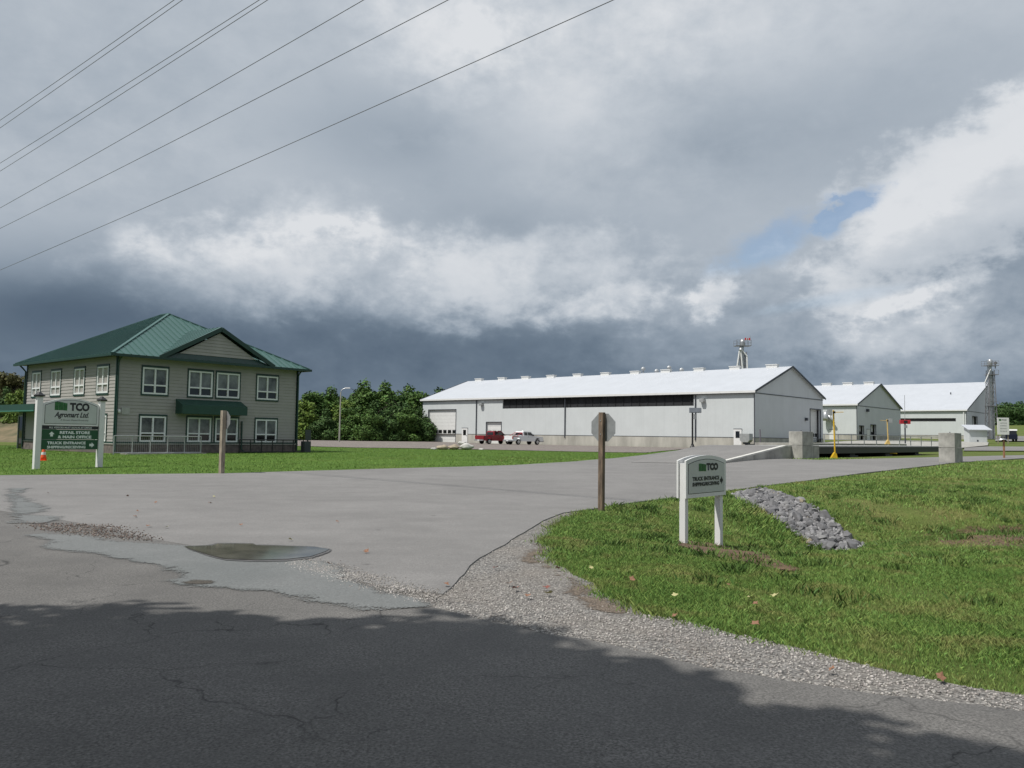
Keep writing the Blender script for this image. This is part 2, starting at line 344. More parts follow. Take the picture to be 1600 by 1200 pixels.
# ------------------------------------------------------------------ mesh builder
class MB:
    def __init__(s): s.v = []; s.f = []
    def add(s, vs, fs):
        n = len(s.v); s.v += [tuple(float(c) for c in v) for v in vs]; s.f += [tuple(i+n for i in f) for f in fs]; return s
    def box(s, x0, x1, y0, y1, z0, z1, M=None):
        vs = [Vector((x, y, z)) for z in (z0, z1) for x, y in ((x0, y0), (x1, y0), (x1, y1), (x0, y1))]
        if M is not None: vs = [M @ v for v in vs]
        return s.add(vs, [(0, 3, 2, 1), (4, 5, 6, 7), (0, 1, 5, 4), (1, 2, 6, 5), (2, 3, 7, 6), (3, 0, 4, 7)])
    def beam(s, a, b, w, hgt=None, upv=(0, 0, 1)):
        a = Vector(a); b = Vector(b); hgt = hgt or w; d = (b-a).normalized(); u = Vector(upv)
        if abs(d.dot(u)) > .98: u = Vector((0, 1, 0))
        r = d.cross(u).normalized(); u = r.cross(d)
        vs = [p + r*(sx*w/2) + u*(sy*hgt/2) for p in (a, b) for sx, sy in ((-1, -1), (1, -1), (1, 1), (-1, 1))]
        return s.add(vs, [(0, 1, 2, 3), (7, 6, 5, 4), (0, 4, 5, 1), (1, 5, 6, 2), (2, 6, 7, 3), (3, 7, 4, 0)])
    def tube(s, pts, r, n=8, caps=True):
        pts = [Vector(p) for p in pts]; rs = r if isinstance(r, (list, tuple)) else [r]*len(pts)
        base = len(s.v); ref = None
        for i, p in enumerate(pts):
            d = (pts[min(i+1, len(pts)-1)]-pts[max(i-1, 0)]).normalized()
            if ref is None: ref = Vector((0, 0, 1)) if abs(d.z) < .9 else Vector((1, 0, 0))
            a = d.cross(ref).normalized(); b = a.cross(d).normalized(); ref = b
            for k in range(n):
                t = 2*math.pi*k/n; s.v.append(tuple(p + a*math.cos(t)*rs[i] + b*math.sin(t)*rs[i]))
        for i in range(len(pts)-1):
            for k in range(n):
                k2 = (k+1) % n; o = base+i*n; s.f.append((o+k, o+k2, o+n+k2, o+n+k))
        if caps:
            s.f.append(tuple(base+k for k in range(n))[::-1]); o = base+(len(pts)-1)*n; s.f.append(tuple(o+k for k in range(n)))
        return s
    def lathe(s, prof, c=(0, 0, 0), n=16, axis='z'):
        base = len(s.v); c = Vector(c)
        for (r, z) in prof:
            for k in range(n):
                t = 2*math.pi*k/n
                p = (r*math.cos(t), r*math.sin(t), z) if axis == 'z' else ((r*math.cos(t), z, r*math.sin(t)) if axis == 'y' else (z, r*math.cos(t), r*math.sin(t)))
                s.v.append(tuple(c+Vector(p)))
        for i in range(len(prof)-1):
            for k in range(n):
                k2 = (k+1) % n; o = base+i*n; s.f.append((o+k, o+k2, o+n+k2, o+n+k))
        s.f.append(tuple(base+k for k in range(n))[::-1]); o = base+(len(prof)-1)*n; s.f.append(tuple(o+k for k in range(n)))
        return s
    def prism(s, poly, y0, y1, plane='xz'):
        """poly in 2D, extruded along the third axis"""
        n = len(poly)
        def P(a, b, c): return {'xz': (a, c, b), 'xy': (a, b, c), 'yz': (c, a, b)}[plane]
        vs = [P(a, b, y0) for a, b in poly]+[P(a, b, y1) for a, b in poly]
        fs = [tuple(range(n)), tuple(range(2*n-1, n-1, -1))]+[(i, i+n, (i+1) % n+n, (i+1) % n) for i in range(n)]
        return s.add(vs, fs)
    def build(s, name, m, parent=None, smooth=False, bevel=0):
        me = bpy.data.meshes.new(name); me.from_pydata(s.v, [], s.f)
        bm = bmesh.new(); bm.from_mesh(me); bmesh.ops.recalc_face_normals(bm, faces=bm.faces)
        if bevel: bmesh.ops.bevel(bm, geom=bm.edges[:], offset=bevel, segments=2, affect='EDGES', profile=.7)
        bm.to_mesh(me); bm.free()
        if smooth:
            for p in me.polygons: p.use_smooth = True
        me.materials.append(m)
        o = bpy.data.objects.new(name, me); col.objects.link(o)
        if parent is not None: o.parent = parent
        return o
def tag(o, label, cat, group=None, kind=None):
    if label: o['label'] = label
    if cat: o['category'] = cat
    if group: o['group'] = group
    if kind: o['kind'] = kind
    return o
def thing(name, label, cat, loc, rz=0, group=None):
    o = bpy.data.objects.new(name, None); col.objects.link(o); o.location = loc; o.rotation_euler = (0, 0, rz)
    o.empty_display_size = .2
    return tag(o, label, cat, group)
def struct(o): o['kind'] = 'structure'; return o
def dup(root, loc, rz=0, label=None, scale=None):
    def cp(o, par):
        c = o.copy(); col.objects.link(c); c.parent = par
        for ch in [q for q in bpy.data.objects if q.parent == o]: cp(ch, c)
        return c
    r = cp(root, None); r.location = loc; r.rotation_euler = (0, 0, rz)
    if label: r['label'] = label
    if scale: r.scale = scale
    return r
class Frame:
    def __init__(s, o, rz): s.o = np.array(o, float); s.c, s.s = math.cos(rz), math.sin(rz); s.rz = rz
    def plane(s, axis, val, px, py):
        """local point where the pixel's line of sight meets local x=val or y=val"""
        d = ray(px, py); p = np.array([0, 0, CH])-s.o
        def L(v): return np.array([v[0]*s.c+v[1]*s.s, -v[0]*s.s+v[1]*s.c, v[2]])
        p, d = L(p), L(d); i = 'xyz'.index(axis); t = (val-p[i])/d[i]
        return p+d*t
def text(body, x0, x1, z0, z1, m, parent, name='lettering', y=0.0, shear=0.0, bold=.0, dep=.004, flip=False):
    cu = bpy.data.curves.new(name, 'FONT'); cu.body = body; cu.size = 1; cu.extrude = 0; cu.shear = shear; cu.offset = bold; cu.resolution_u = 3
    ob = bpy.data.objects.new('tmp', cu); col.objects.link(ob)
    dg = bpy.context.evaluated_depsgraph_get(); me = bpy.data.meshes.new_from_object(ob.evaluated_get(dg))
    bpy.data.objects.remove(ob); bpy.data.curves.remove(cu)
    n = len(me.vertices); co = np.empty(n*3); me.vertices.foreach_get('co', co); co = co.reshape(-1, 3)
    mn, mx = co.min(0), co.max(0)
    x = x0+(co[:, 0]-mn[0])/(mx[0]-mn[0])*(x1-x0); z = z0+(co[:, 1]-mn[1])/(mx[1]-mn[1])*(z1-z0)
    out = np.stack([x, np.full(n, y), z], 1)
    me.vertices.foreach_set('co', out.ravel()); me.materials.clear(); me.materials.append(m); me.name = name; me.update()
    o = bpy.data.objects.new(name, me); col.objects.link(o); o.parent = parent
    return o

# ------------------------------------------------------------------ ground sheets
def xr(a, b, s): return list(np.arange(a, b+1e-6, s))
GX = sorted(set(np.round([-900, -600, -400, -250, -160]+xr(-120, -30, 6)+xr(-28, -10, 2)+xr(-9, 3, 1)+xr(3.5, 22, .5)+xr(24, 60, 2)+xr(65, 160, 5)+[180, 220, 300, 400, 600, 900], 3)))
GY = sorted(set(np.round([-200, -60, -20, -8, -3]+xr(0, 8, 1)+xr(8.5, 28, .5)+xr(29, 60, 1)+xr(62, 150, 2)+xr(155, 260, 5)+xr(280, 900, 20)+[1200, 2000, 3500], 3)))
def sheet(name, poly, m, off, offk=.0006, skirt=0.0, noise=0.0, step=.25, soft=0.0):
    P = []
    n = len(poly)
    if noise:
        for i in range(n):
            a = np.array(poly[i]); b = np.array(poly[(i+1) % n]); L = np.linalg.norm(b-a)
            k = max(1, min(60, int(L/step))) if L < 30 else 1
            for j in range(k):
                q = a+(b-a)*j/k; dn = np.array([-(b-a)[1], (b-a)[0]])/max(L, 1e-6)
                amp = noise*(math.sin(q[0]*3.1+q[1]*1.7)*.4+math.sin(q[0]*7.3-q[1]*5.9)*.35+random.uniform(-.45, .45))
                P.append(tuple(q+dn*amp) if k > 1 else tuple(q))
    else: P = [tuple(p) for p in poly]
    bm = bmesh.new(); f = bm.faces.new([bm.verts.new((x, y, 0)) for x, y in P])
    if f.normal.z < 0 or (f.normal_update() or f.normal.z < 0): f.normal_flip()
    bmesh.ops.triangulate(bm, faces=bm.faces[:])
    xs = [p[0] for p in P]; ys = [p[1] for p in P]
    gx_, gy_ = (GX, GY) if not soft else (xr(min(xs), max(xs), .22)[1:], xr(min(ys), max(ys), .22)[1:])
    for g, ax, lo, hi in ((gx_, 0, min(xs), max(xs)), (gy_, 1, min(ys), max(ys))):
        for c in g:
            if lo < c < hi:
                no = (1, 0, 0) if ax == 0 else (0, 1, 0); co = (c, 0, 0) if ax == 0 else (0, c, 0)
                bmesh.ops.bisect_plane(bm, geom=bm.verts[:]+bm.edges[:]+bm.faces[:], plane_co=co, plane_no=no, dist=1e-5)
    bmesh.ops.triangulate(bm, faces=bm.faces[:])
    for v in bm.verts: v.co.z = h(v.co.x, v.co.y)+off+max(0, v.co.y)*offk
    if skirt:
        be = [e for e in bm.edges if e.is_boundary]
        r = bmesh.ops.extrude_edge_only(bm, edges=be)
        for v in [g for g in r['geom'] if isinstance(g, bmesh.types.BMVert)]: v.co.z -= skirt
    me = bpy.data.meshes.new(name); bm.to_mesh(me); bm.free()
    if soft:
        co = np.empty(len(me.vertices)*3); me.vertices.foreach_get('co', co); co = co.reshape(-1, 3)
        d = segd(co[:, 0], co[:, 1], [tuple(p) for p in poly]+[tuple(poly[0])])
        at = me.attributes.new('edge', 'FLOAT', 'POINT'); at.data.foreach_set('value', (d/soft).astype(np.float32)); m = softmat(m)
    me.materials.append(m)
    o = bpy.data.objects.new(name, me); col.objects.link(o)
    return struct(o)
def softmat(m):
    # ragged border: the coat thins out and breaks up towards its edge
    nm = m.name+' worn edge'
    if nm in bpy.data.materials: return bpy.data.materials[nm]
    M = m.copy(); M.name = nm; t = M.node_tree; E.tree = t
    b = t.nodes['Principled BSDF']; out = [n for n in t.nodes if n.type == 'OUTPUT_MATERIAL'][0]
    at = t.nodes.new('ShaderNodeAttribute'); at.attribute_name = 'edge'
    vec = t.nodes.new('ShaderNodeTexCoord').outputs['Object']
    n1 = E(nz(t, vec, 2.2, 6, .7)); n2 = E(nz(t, vec, 34, 3, .7))
    f = sstep(E(at.outputs['Fac'])+(n1-.5)*2.2+(n2-.5)*1.6, .35, .75)
    b.inputs['Alpha'].default_value = 1; t.links.new(f.s, b.inputs['Alpha'])
    return M
gx, gy = np.meshgrid(GX, GY); gz = H(gx, gy)
nx, ny = len(GX), len(GY)
vs = np.stack([gx.ravel(), gy.ravel(), gz.ravel()], 1)
fs = [(j*nx+i, j*nx+i+1, (j+1)*nx+i+1, (j+1)*nx+i) for j in range(ny-1) for i in range(nx-1)]
me = bpy.data.meshes.new('ground'); me.from_pydata(vs.tolist(), [], fs); me.materials.append(m_grass)
for p in me.polygons: p.use_smooth = True
ground = bpy.data.objects.new('ground', me); col.objects.link(ground); struct(ground)
GP = lambda L: [G(*p) for p in L]

edge_right = [(1600, 717), (1535, 721), (1469, 727), (1370, 738), (1287, 749), (1180, 762), (1131, 769), (1060, 778), (1000, 785), (960, 791), (930, 796), (880, 803), (858, 811), (840, 820), (815, 836), (780, 857), (750, 874), (728, 893), (712, 912), (692, 931)]
edge_front = [(660, 927), (600, 921), (545, 908), (510, 892), (430, 876), (330, 860), (240, 845), (170, 828), (100, 815), (0, 800)]
edge_lawn = [(0, 744), (160, 742.5), (345, 741), (500, 736.5), (620, 733), (720, 730.5), (800, 728), (900, 722), (960, 717), (1010, 711.5), (1045, 706.5), (1070, 703.5)]
drive_poly = GP(edge_right) + GP(edge_front) + [(-16, 19), (-34, 33)] + GP(edge_lawn) + [(18, 90), (26, 92.5), (27.5, 94), (33, 92), (12.5, 45.5), (15.6, 42.2), (52, 78), (90, 112), (150, 150), (170, 140), (95, 85)]
sheet('driveway', drive_poly, m_drive, .016, .0006, .03, .02)
e2 = np.array([.766, -.643]); n2_ = np.array([.643, .766])
road_far = GP([(0, 780), (150, 812), (300, 846), (430, 866), (520, 885), (600, 915), (670, 948), (800, 982), (960, 1012), (1100, 1046), (1300, 1078), (1600, 1113)])
road_poly = [tuple(-120*e2+6.0*n2_), tuple(-30*e2+5.9*n2_)] + road_far + [tuple(12*e2+5.2*n2_), tuple(120*e2+5.2*n2_), tuple(120*e2-2.2*n2_), tuple(-120*e2-2.2*n2_)]
sheet('main_road', road_poly, m_road, .011, .0006, .03, .05)
grass_edge = [(905, 800), (870, 818), (858, 835), (842, 848), (870, 858), (855, 870), (868, 883), (900, 899), (925, 912), (945, 930), (985, 945), (1005, 960), (1060, 968), (1100, 978), (1150, 991), (1250, 1014), (1350, 1040), (1450, 1062), (1520, 1076), (1600, 1087)]
gravel_poly = GP([(520, 880), (690, 880), (830, 800)]) + GP(grass_edge) + [tuple(8*e2+6.6*n2_), tuple(60*e2+6.6*n2_), tuple(60*e2+4.6*n2_), tuple(10*e2+4.6*n2_)] + GP([(1600, 1140), (1300, 1110), (1000, 1050), (700, 1000), (500, 950), (430, 905)])
sheet('gravel_shoulder', gravel_poly, m_gravel, .004, .0003, 0, .06)
dirt_poly = GP([(846, 833), (842, 848), (868, 858), (858, 872), (868, 883), (900, 899), (925, 912), (945, 930), (985, 945), (1005, 962), (960, 968), (905, 955), (872, 930), (870, 905), (845, 890), (800, 880), (815, 860)])
sheet('dirt_patch', dirt_poly, m_dirt, .010, .0003, 0, 0, soft=.26)
sheet('ditch_soil', GP([(1400, 832), (1470, 822), (1540, 816), (1640, 808), (1660, 860), (1560, 868), (1470, 864), (1410, 852)]), m_soil, .02, 0, 0, 0, soft=.7)
sheet('far_lane', GP([(1505, 705.5), (1660, 706), (1660, 699.5), (1540, 698.8), (1507, 701)]), m_drive, .05, .0006)
sheet('rear_yard', GP([(1555, 690.5), (1700, 691), (1700, 683), (1556, 682.5)]), m_drive, .06, .0008)
sheet('smooth_road_patch', GP([(18, 838), (70, 834), (140, 838), (200, 847), (260, 850), (330, 855), (430, 868), (520, 878), (560, 892), (556, 905), (590, 918), (640, 930), (690, 940), (700, 952), (650, 958), (580, 962), (520, 957), (450, 940), (395, 932), (330, 928), (262, 921), (210, 913), (262, 906), (255, 896), (190, 882), (120, 868), (60, 862), (34, 855), (66, 850)]), m_patch, .0205, .0006, 0, 0, soft=.3)
sheet('worn_road_patch', GP([(0, 764), (60, 764), (40, 774), (95, 797), (70, 806), (118, 808), (80, 822), (0, 822)]), m_patch, .0235, .0006, 0, 0, soft=.4)
sheet('sign_bed_soil', GP([(1052, 843), (1110, 849), (1160, 859), (1215, 876), (1262, 893), (1235, 898), (1150, 880), (1090, 866), (1056, 854)]), m_soil, .02, 0, 0, 0, soft=.12)
lot_poly = GP([(470, 698), (560, 700.5), (640, 701.5), (700, 702.5), (860, 706), (960, 708), (1010, 708.5), (1045, 705)]) + [(19, 90), (27.5, 95.3), (-13.8, 131.8), (-42, 131), (-45, 105), (-26, 66)]
sheet('parking_lot', lot_poly, m_lot, .03, .0006, 0, .1)
sheet('rear_road', [(-45, 62), (-45, 72), (-75, 98), (-120, 120), (-130, 105), (-60, 58)], m_drive, .03, .0008)
# puddle: level water in a shallow dip of the driveway edge
def ell(cx, cy, rx, ry, n=40, tilt=0, wob=.08):
    out = []
    for k in range(n):
        t = 2*math.pi*k/n; r = 1+wob*math.sin(3*t+1)+wob*.6*math.sin(5*t)
        out.append((cx+rx*r*math.cos(t), cy+ry*r*math.sin(t)+tilt*rx*math.cos(t)))
    return out
m_water = mat('puddle water', (.115, .108, .088), .06, var=.3, spec=.7, vscale=2)
pud = GP([(288, 858), (300, 863), (325, 871), (350, 877.5), (400, 879.5), (450, 878), (485, 874), (508, 866), (515, 862), (490, 858.5), (440, 857), (400, 856), (395, 853.5), (340, 853.5), (330, 856.5)])
zz = h(*pud[0])+.0385
bm = bmesh.new(); bm.faces.new([bm.verts.new((x, y, zz)) for x, y in pud]); bmesh.ops.recalc_face_normals(bm, faces=bm.faces)
me = bpy.data.meshes.new('puddle_water'); bm.to_mesh(me); bm.free(); me.materials.append(m_water)
o = bpy.data.objects.new('puddle_water', me); col.objects.link(o); struct(o)
sheet('small_pothole', GP([(272, 912), (300, 908), (335, 910), (345, 914), (325, 919), (290, 920)]), gravel_mat('muddy pothole', (.17, .155, .135), (.1, .09, .08), 70, (.12, .105, .09), .6), .0255, .0006, 0, 0, soft=.13)
sheet('wet_rim', GP([(280, 857), (300, 865), (325, 873.5), (350, 880), (400, 882), (450, 881), (490, 876.5), (514, 868), (522, 862), (495, 857), (440, 855), (402, 854), (398, 851.5), (338, 851.5), (320, 855)]), mat('wet asphalt', (.09, .085, .082), .5, var=.2, vscale=8), .0265, .0006, 0, 0, soft=.05)

# ------------------------------------------------------------------ office building
HO, HR = (-21.658, 45.62, 0.0), .873
HF = Frame(HO, HR)
house = thing('office_building', 'beige two-storey office with green metal hip roof behind the lawn', 'building', HO, HR)
HL, HD, ZE, ZS = 11.8, 12.45, 5.82, .96
def rect(fr, axis, val, x0, y0, x1, y1):
    a = fr.plane(axis, val, x0, (y0+y1)/2); b = fr.plane(axis, val, x1, (y0+y1)/2)
    c = fr.plane(axis, val, (x0+x1)/2, y0); d = fr.plane(axis, val, (x0+x1)/2, y1)
    k = 0 if axis == 'y' else 1
    return (min(a[k], b[k]), max(a[k], b[k]), d[2], c[2])
fa = [rect(HF, 'y', 0, *r) for r in [(220.7, 574, 263, 616.7), (292.8, 578.7, 332.8, 620.8), (336.6, 581.8, 374.9, 623.5), (399.9, 586.3, 434.7, 625.7),
      (216.3, 648.9, 259.7, 691), (290.5, 651, 330.3, 691.6), (334.4, 652.7, 372, 691.8), (397.4, 654, 432.7, 692.8)]]
fb = [rect(HF, 'x', 0, *r) for r in [(50.7, 582, 64.8, 618.6), (80.2, 580, 96.2, 617), (116.5, 575.8, 133.4, 615.7), (152.2, 572, 171, 614.5), (150, 647.6, 167.5, 688.8)]]
# level the rows
for rows in ((0, 4), (4, 8)):
    zb = sum(r[2] for r in fa[rows[0]:rows[1]])/4; zt = sum(r[3] for r in fa[rows[0]:rows[1]])/4
    for i in range(*rows): fa[i] = (fa[i][0], fa[i][1], zb, zt)
for i in range(4): fb[i] = (fb[i][0], fb[i][1], fa[0][2], fa[0][3])
fb[4] = (fb[4][0], fb[4][1], fa[4][2], fa[4][3])
def clap(mb, x0, x1, z0, z1, holes, P, pitch=.19):
    """lapped boards on a wall; P(a, out, z) maps to local coordinates"""
    z = z0
    while z < z1-1e-4:
        zt = min(z+pitch, z1); segs = [(x0, x1)]
        for (a, b, c, d) in holes:
            if c < (z+zt)/2 < d:
                ns = []
                for s0, s1 in segs:
                    if b <= s0 or a >= s1: ns.append((s0, s1)); continue
                    if a > s0: ns.append((s0, a))
                    if b < s1: ns.append((b, s1))
                segs = ns
        for s0, s1 in segs:
            mb.add([P(s0, .028, z), P(s1, .028, z), P(s1, .004, zt), P(s0, .004, zt), P(s0, .0, z), P(s1, .0, z)], [(0, 1, 2, 3), (4, 5, 1, 0)])
        z = zt
wallA = MB(); clap(wallA, 0.1, HL-.1, ZS, ZE, fa, lambda a, o_, z: (a, -o_, z))
wallB = MB(); clap(wallB, 0.1, HD-.1, ZS, ZE, fb, lambda a, o_, z: (-o_, a, z))
w = wallA; w.add(wallB.v, wallB.f)
w.box(.02, HL, .12, HD, .1, ZE) ; w.box(0, HL, HD-.02, HD+.0, .1, ZE)
w.add([(HL, 0, .1), (HL, HD, .1), (HL, HD, ZE), (HL, 0, ZE)], [(0, 1, 2, 3)])
w.build('clapboard_wall', m_side, house)
tr = MB()
for (x, y) in ((0, 0), (HL, 0), (0, HD)):
    tr.box(x-.05, x+.05, y-.05, y+.05, ZS, ZE)
tr.box(.05, HL-.05, -.05, -.0, ZS-.06, ZS+.05); tr.box(-.05, 0, .05, HD-.05, ZS-.06, ZS+.05)
tr.build('corner_trim', m_green, house)
st = MB(); st.box(-.06, HL+.06, -.06, HD+.06, -.3, ZS-.1); st.build('stone_base', m_stone, house)
lg = MB(); lg.box(-.1, HL+.1, -.1, HD+.1, ZS-.1, ZS-.04); lg.build('stone_ledge', m_conc, house)
# windows
def window(par, rc, P, blind, name='window'):
    x0, x1, z0, z1 = rc; t = .09
    f = MB()
    def bx(mb, a, b, c, d, o0, o1):
        vs = [P(*q) for q in ((a, o0, c), (b, o0, c), (b, o1, c), (a, o1, c), (a, o0, d), (b, o0, d), (b, o1, d), (a, o1, d))]
        mb.add(vs, [(0, 1, 2, 3), (7, 6, 5, 4), (0, 4, 5, 1), (1, 5, 6, 2), (2, 6, 7, 3), (3, 7, 4, 0)])
    o_, i_ = .07, -.06
    # dark green surround
    bx(f, x0, x1, z1-.05, z1+.06, i_, o_-.01); bx(f, x0, x1, z0-.05, z0+.04, i_, o_-.01)
    bx(f, x0-.02, x0+.05, z0-.05, z1+.06, i_, o_-.013); bx(f, x1-.05, x1+.02, z0-.05, z1+.06, i_, o_-.013)
    s = f.build(name, m_green, par)
    w = MB(); a, b, c, d = x0+.05, x1-.05, z0+.04, z1-.05; mid = (a+b)/2; zr = c+(d-c)*.34
    bx(w, a, b, d-t, d, -.05, .05); bx(w, a, b, c, c+t, -.05, .052); bx(w, a, a+t, c+t, d-t, -.05, .05); bx(w, b-t, b, c+t, d-t, -.05, .05)
    bx(w, mid-t*.5, mid+t*.5, c+t, d-t, -.05, .048); bx(w, a+t, mid-t*.5, zr-t*.45, zr+t*.45, -.05, .046); bx(w, mid+t*.5, b-t, zr-t*.45, zr+t*.45, -.05, .046)
    w.build('frame', m_whitev, s)
    g = MB(); g.add([P(a+t, -.03, zr), P(b-t, -.03, zr), P(b-t, -.03, d-t), P(a+t, -.03, d-t)], [(0, 1, 2, 3)]); g.build('pane', blind, s)
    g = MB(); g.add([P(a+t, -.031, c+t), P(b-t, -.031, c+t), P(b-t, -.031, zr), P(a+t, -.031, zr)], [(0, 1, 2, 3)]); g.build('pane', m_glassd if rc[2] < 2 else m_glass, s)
PA = lambda a, o_, z: (a, -o_, z); PB = lambda a, o_, z: (-o_, a, z)
for r in fa: window(house, r, PA, m_blind_refl)
m_sideg = mat('side window glass', (.02, .024, .022), .08, 0, .3, 1.5, spec=.35)
for r in fb: window(house, r, PB, m_sideg)
# roof: hip with seams
OV = .55; ZR0 = ZE-.02
pk = HF.plane('x', HL/2, 268, 490)
ZP = pk[2]; RY = HL/2+.0
c0, c1, c2, c3 = (-OV, -OV), (HL+OV, -OV), (HL+OV, HD+OV), (-OV, HD+OV)
ra, rb = (HL/2, RY), (HL/2, HD-HL/2+.35)
def tri3(p, z): return Vector((p[0], p[1], z))
def roof_faces(mb, seams, faces, pitch=.42):
    for F in faces:
        F = [Vector(p) for p in F]; mb.add(F, [tuple(range(len(F)))])
        e = (F[1]-F[0]); L = e.length; e.normalize(); nrm = (F[1]-F[0]).cross(F[2]-F[0]).normalized()
        if nrm.z < 0: nrm = -nrm
        upd = nrm.cross(e).normalized()
        if upd.z < 0: upd = -upd
        poly = [((p-F[0]).dot(e), (p-F[0]).dot(upd)) for p in F]
        s = pitch*.5
        while s < L:
            ys = []
            for i in range(len(poly)):
                (xa, ya), (xb, yb) = poly[i], poly[(i+1) % len(poly)]
                if (xa-s)*(xb-s) < 0: ys.append(ya+(yb-ya)*(s-xa)/(xb-xa))
            if len(ys) >= 2 and max(ys)-min(ys) > .1:
                a = F[0]+e*s+upd*min(ys)+nrm*.02; b = F[0]+e*s+upd*max(ys)+nrm*.02
                seams.beam(a, b, .035, .05, nrm)
            s += pitch
rf = MB(); sm_ = MB()
E0, E1, E2, E3 = (tri3(c, ZR0) for c in (c0, c1, c2, c3)); RA, RB = tri3(ra, ZP), tri3(rb, ZP)
roof_faces(rf, sm_, [[E0, E1, RA], [E1, E2, RB, RA], [E2, E3, RB], [E3, E0, RA, RB]])
roof = rf.build('roof', m_roofg, house)
sm_.build('standing_seam', m_roofg, roof)
cap = MB()
for a, b in ((E0, RA), (E1, RA), (E2, RB), (E3, RB), (RA, RB)): cap.beam(a+Vector((0, 0, .03)), b+Vector((0, 0, .03)), .16, .05)
cap.build('ridge_cap', m_roofg, roof)
gt = MB()
gt.box(c0[0]-.1, c1[0]+.1, c0[1]-.1, c0[1]+.02, ZR0-.14, ZR0+.0); gt.box(c0[0]-.1, c0[0]+.02, c0[1]+.02, c3[1]+.1, ZR0-.14, ZR0); gt.box(c1[0]-.02, c1[0]+.1, c0[1]+.02, c3[1]+.1, ZR0-.14, ZR0)
gt.build('gutter', m_green, house)
sf = MB(); sf.box(c0[0]+.03, c1[0]-.03, c0[1]+.03, c3[1]-.03, ZR0-.09, ZR0-.05); sf.build('soffit', m_green, house)
# cross gable on the front slope
gl = HF.plane('y', -OV, 250, 552); gr = HF.plane('y', -OV, 428, 567); ga = HF.plane('y', -OV, 344.5, 512)
gx0, gx1, gxa, gza = gl[0], gr[0], (gl[0]+gr[0])/2, ga[2]
slope = (ZP-ZR0)/(RY+OV)
yb = -OV+(gza-ZR0)/slope
d_roof = MB(); d_seam = MB()
A0, A1, AP = Vector((gx0, -OV-.05, ZR0)), Vector((gx1, -OV-.05, ZR0)), Vector((gxa, -OV-.05, gza)); AB = Vector((gxa, yb, gza))
up_ = Vector((0, 0, .04))
for (p, q) in ((A0, A1), (A1, A0)):
    F = [AP+up_, AB+up_, p+up_]; d_roof.add(F, [(0, 1, 2)])
    F2 = [v-Vector((0, 0, .12)) for v in F]; d_roof.add(F+F2, [(0, 2, 5, 3)])
    # seams down the little slope
    for k in range(1, 9):
        s = k/9; a = AP.lerp(AB, s)+up_; b = AP.lerp(AB, s)+up_
        t_end = AP.lerp(p, 1-s)  # valley point
        v = p.lerp(AB, s)+up_
        d_seam.beam(a+Vector((0, 0, .01)), v+Vector((0, 0, .01)), .03, .04)
dorm = d_roof.build('gable_roof', m_roofg, house); d_seam.build('standing_seam', m_roofg, dorm)
gw = MB(); gi = .55
gw.add([(gx0+gi*2.2, -OV+.12, ZR0+.32), (gx1-gi*2.2, -OV+.12, ZR0+.32), (gxa, -OV+.12, gza-.32)], [(0, 1, 2)])
z = ZR0+.32; zt_ = gza-.32
while z < zt_-.1:
    k = (z-(ZR0+.32))/(zt_-ZR0-.32); a = gx0+gi*2.2+(gxa-gx0-gi*2.2)*k; b = gx1-gi*2.2-(gx1-gi*2.2-gxa)*k
    k2 = min(1, k+.19/(zt_-ZR0-.32)); a2 = gx0+gi*2.2+(gxa-gx0-gi*2.2)*k2; b2 = gx1-gi*2.2-(gx1-gi*2.2-gxa)*k2
    gw.add([(a, -OV+.09, z), (b, -OV+.09, z), (b2, -OV+.115, z+.18), (a2, -OV+.115, z+.18)], [(0, 1, 2, 3)]); z += .19
gw.build('gable_wall', m_side, house)
gb = MB()
for p in (A0, A1): gb.beam(p+Vector((0, 0, -.07)), AP+Vector((0, 0, -.07)), .1, .22, (0, 1, 0)) if False else gb.beam(p+Vector((0, 0, -.03)), AP+Vector((0, 0, -.09)), .12, .24)
gb.add([(gx0+.1, -OV-.03, ZR0-.05), (gx1-.1, -OV-.03, ZR0-.05), (gx1-gi*2.1, -OV+.13, ZR0+.34), (gx0+gi*2.1, -OV+.13, ZR0+.34)], [(0, 1, 2, 3)])
gb.build('gable_trim', m_green, house)
# awning, downspouts, plate, lamp
aw = rect(HF, 'y', -.8, 285, 634, 386.8, 647.8)
ab = MB(); ab.prism([(0, aw[3]+.35), (-.8, aw[3]-.02), (-.8, aw[2]), (0, aw[2])], aw[0], aw[1], 'yz'); ab.build('awning', m_cardb, house)
ds = MB()
for (x, y, z1) in ((HL-.02, -.14, ZE-.2), (.02, -.14, ZE-.2)):
    ds = MB(); ds.tube([(x+.0, -OV, ZE-.1), (x, -.3, ZE-.25), (x, y+.02, ZE-.45), (x, y, .5)], .05); ds.build('downspout', m_green, house)
xd = HF.plane('y', -.1, 377.8, 670)[0]
ds = MB(); ds.tube([(xd, -.1, 2.3), (xd, -.1, .6), (xd+.1, -.3, .42), (xd+.9, -1.0, .4)], .05); ds.build('downspout', m_green, house)
ds = MB(); ds.tube([(-OV, HD-.1, ZE-.1), (-.3, HD, ZE-.3), (-.12, HD, ZE-.5), (-.12, HD, .5)], .05); ds.build('downspout', m_green, house)
pl = rect(HF, 'y', -.06, 190, 636.5, 202.8, 647.8)
pp = MB(); pp.box(pl[0], pl[1], -.06, -.03, pl[2], pl[3]); pt = pp.build('meter_plate', mat('plate grey', (.4, .4, .38), .6), house)
q = HF.plane('y', -.1, 186, 642)
lm = MB(); lm.lathe([(.02, -.12), (.08, -.1), (.1, 0), (.06, .08), (.01, .1)], (q[0], -.1, q[2]), 10); lm.build('wall_lamp', m_white, house, True)
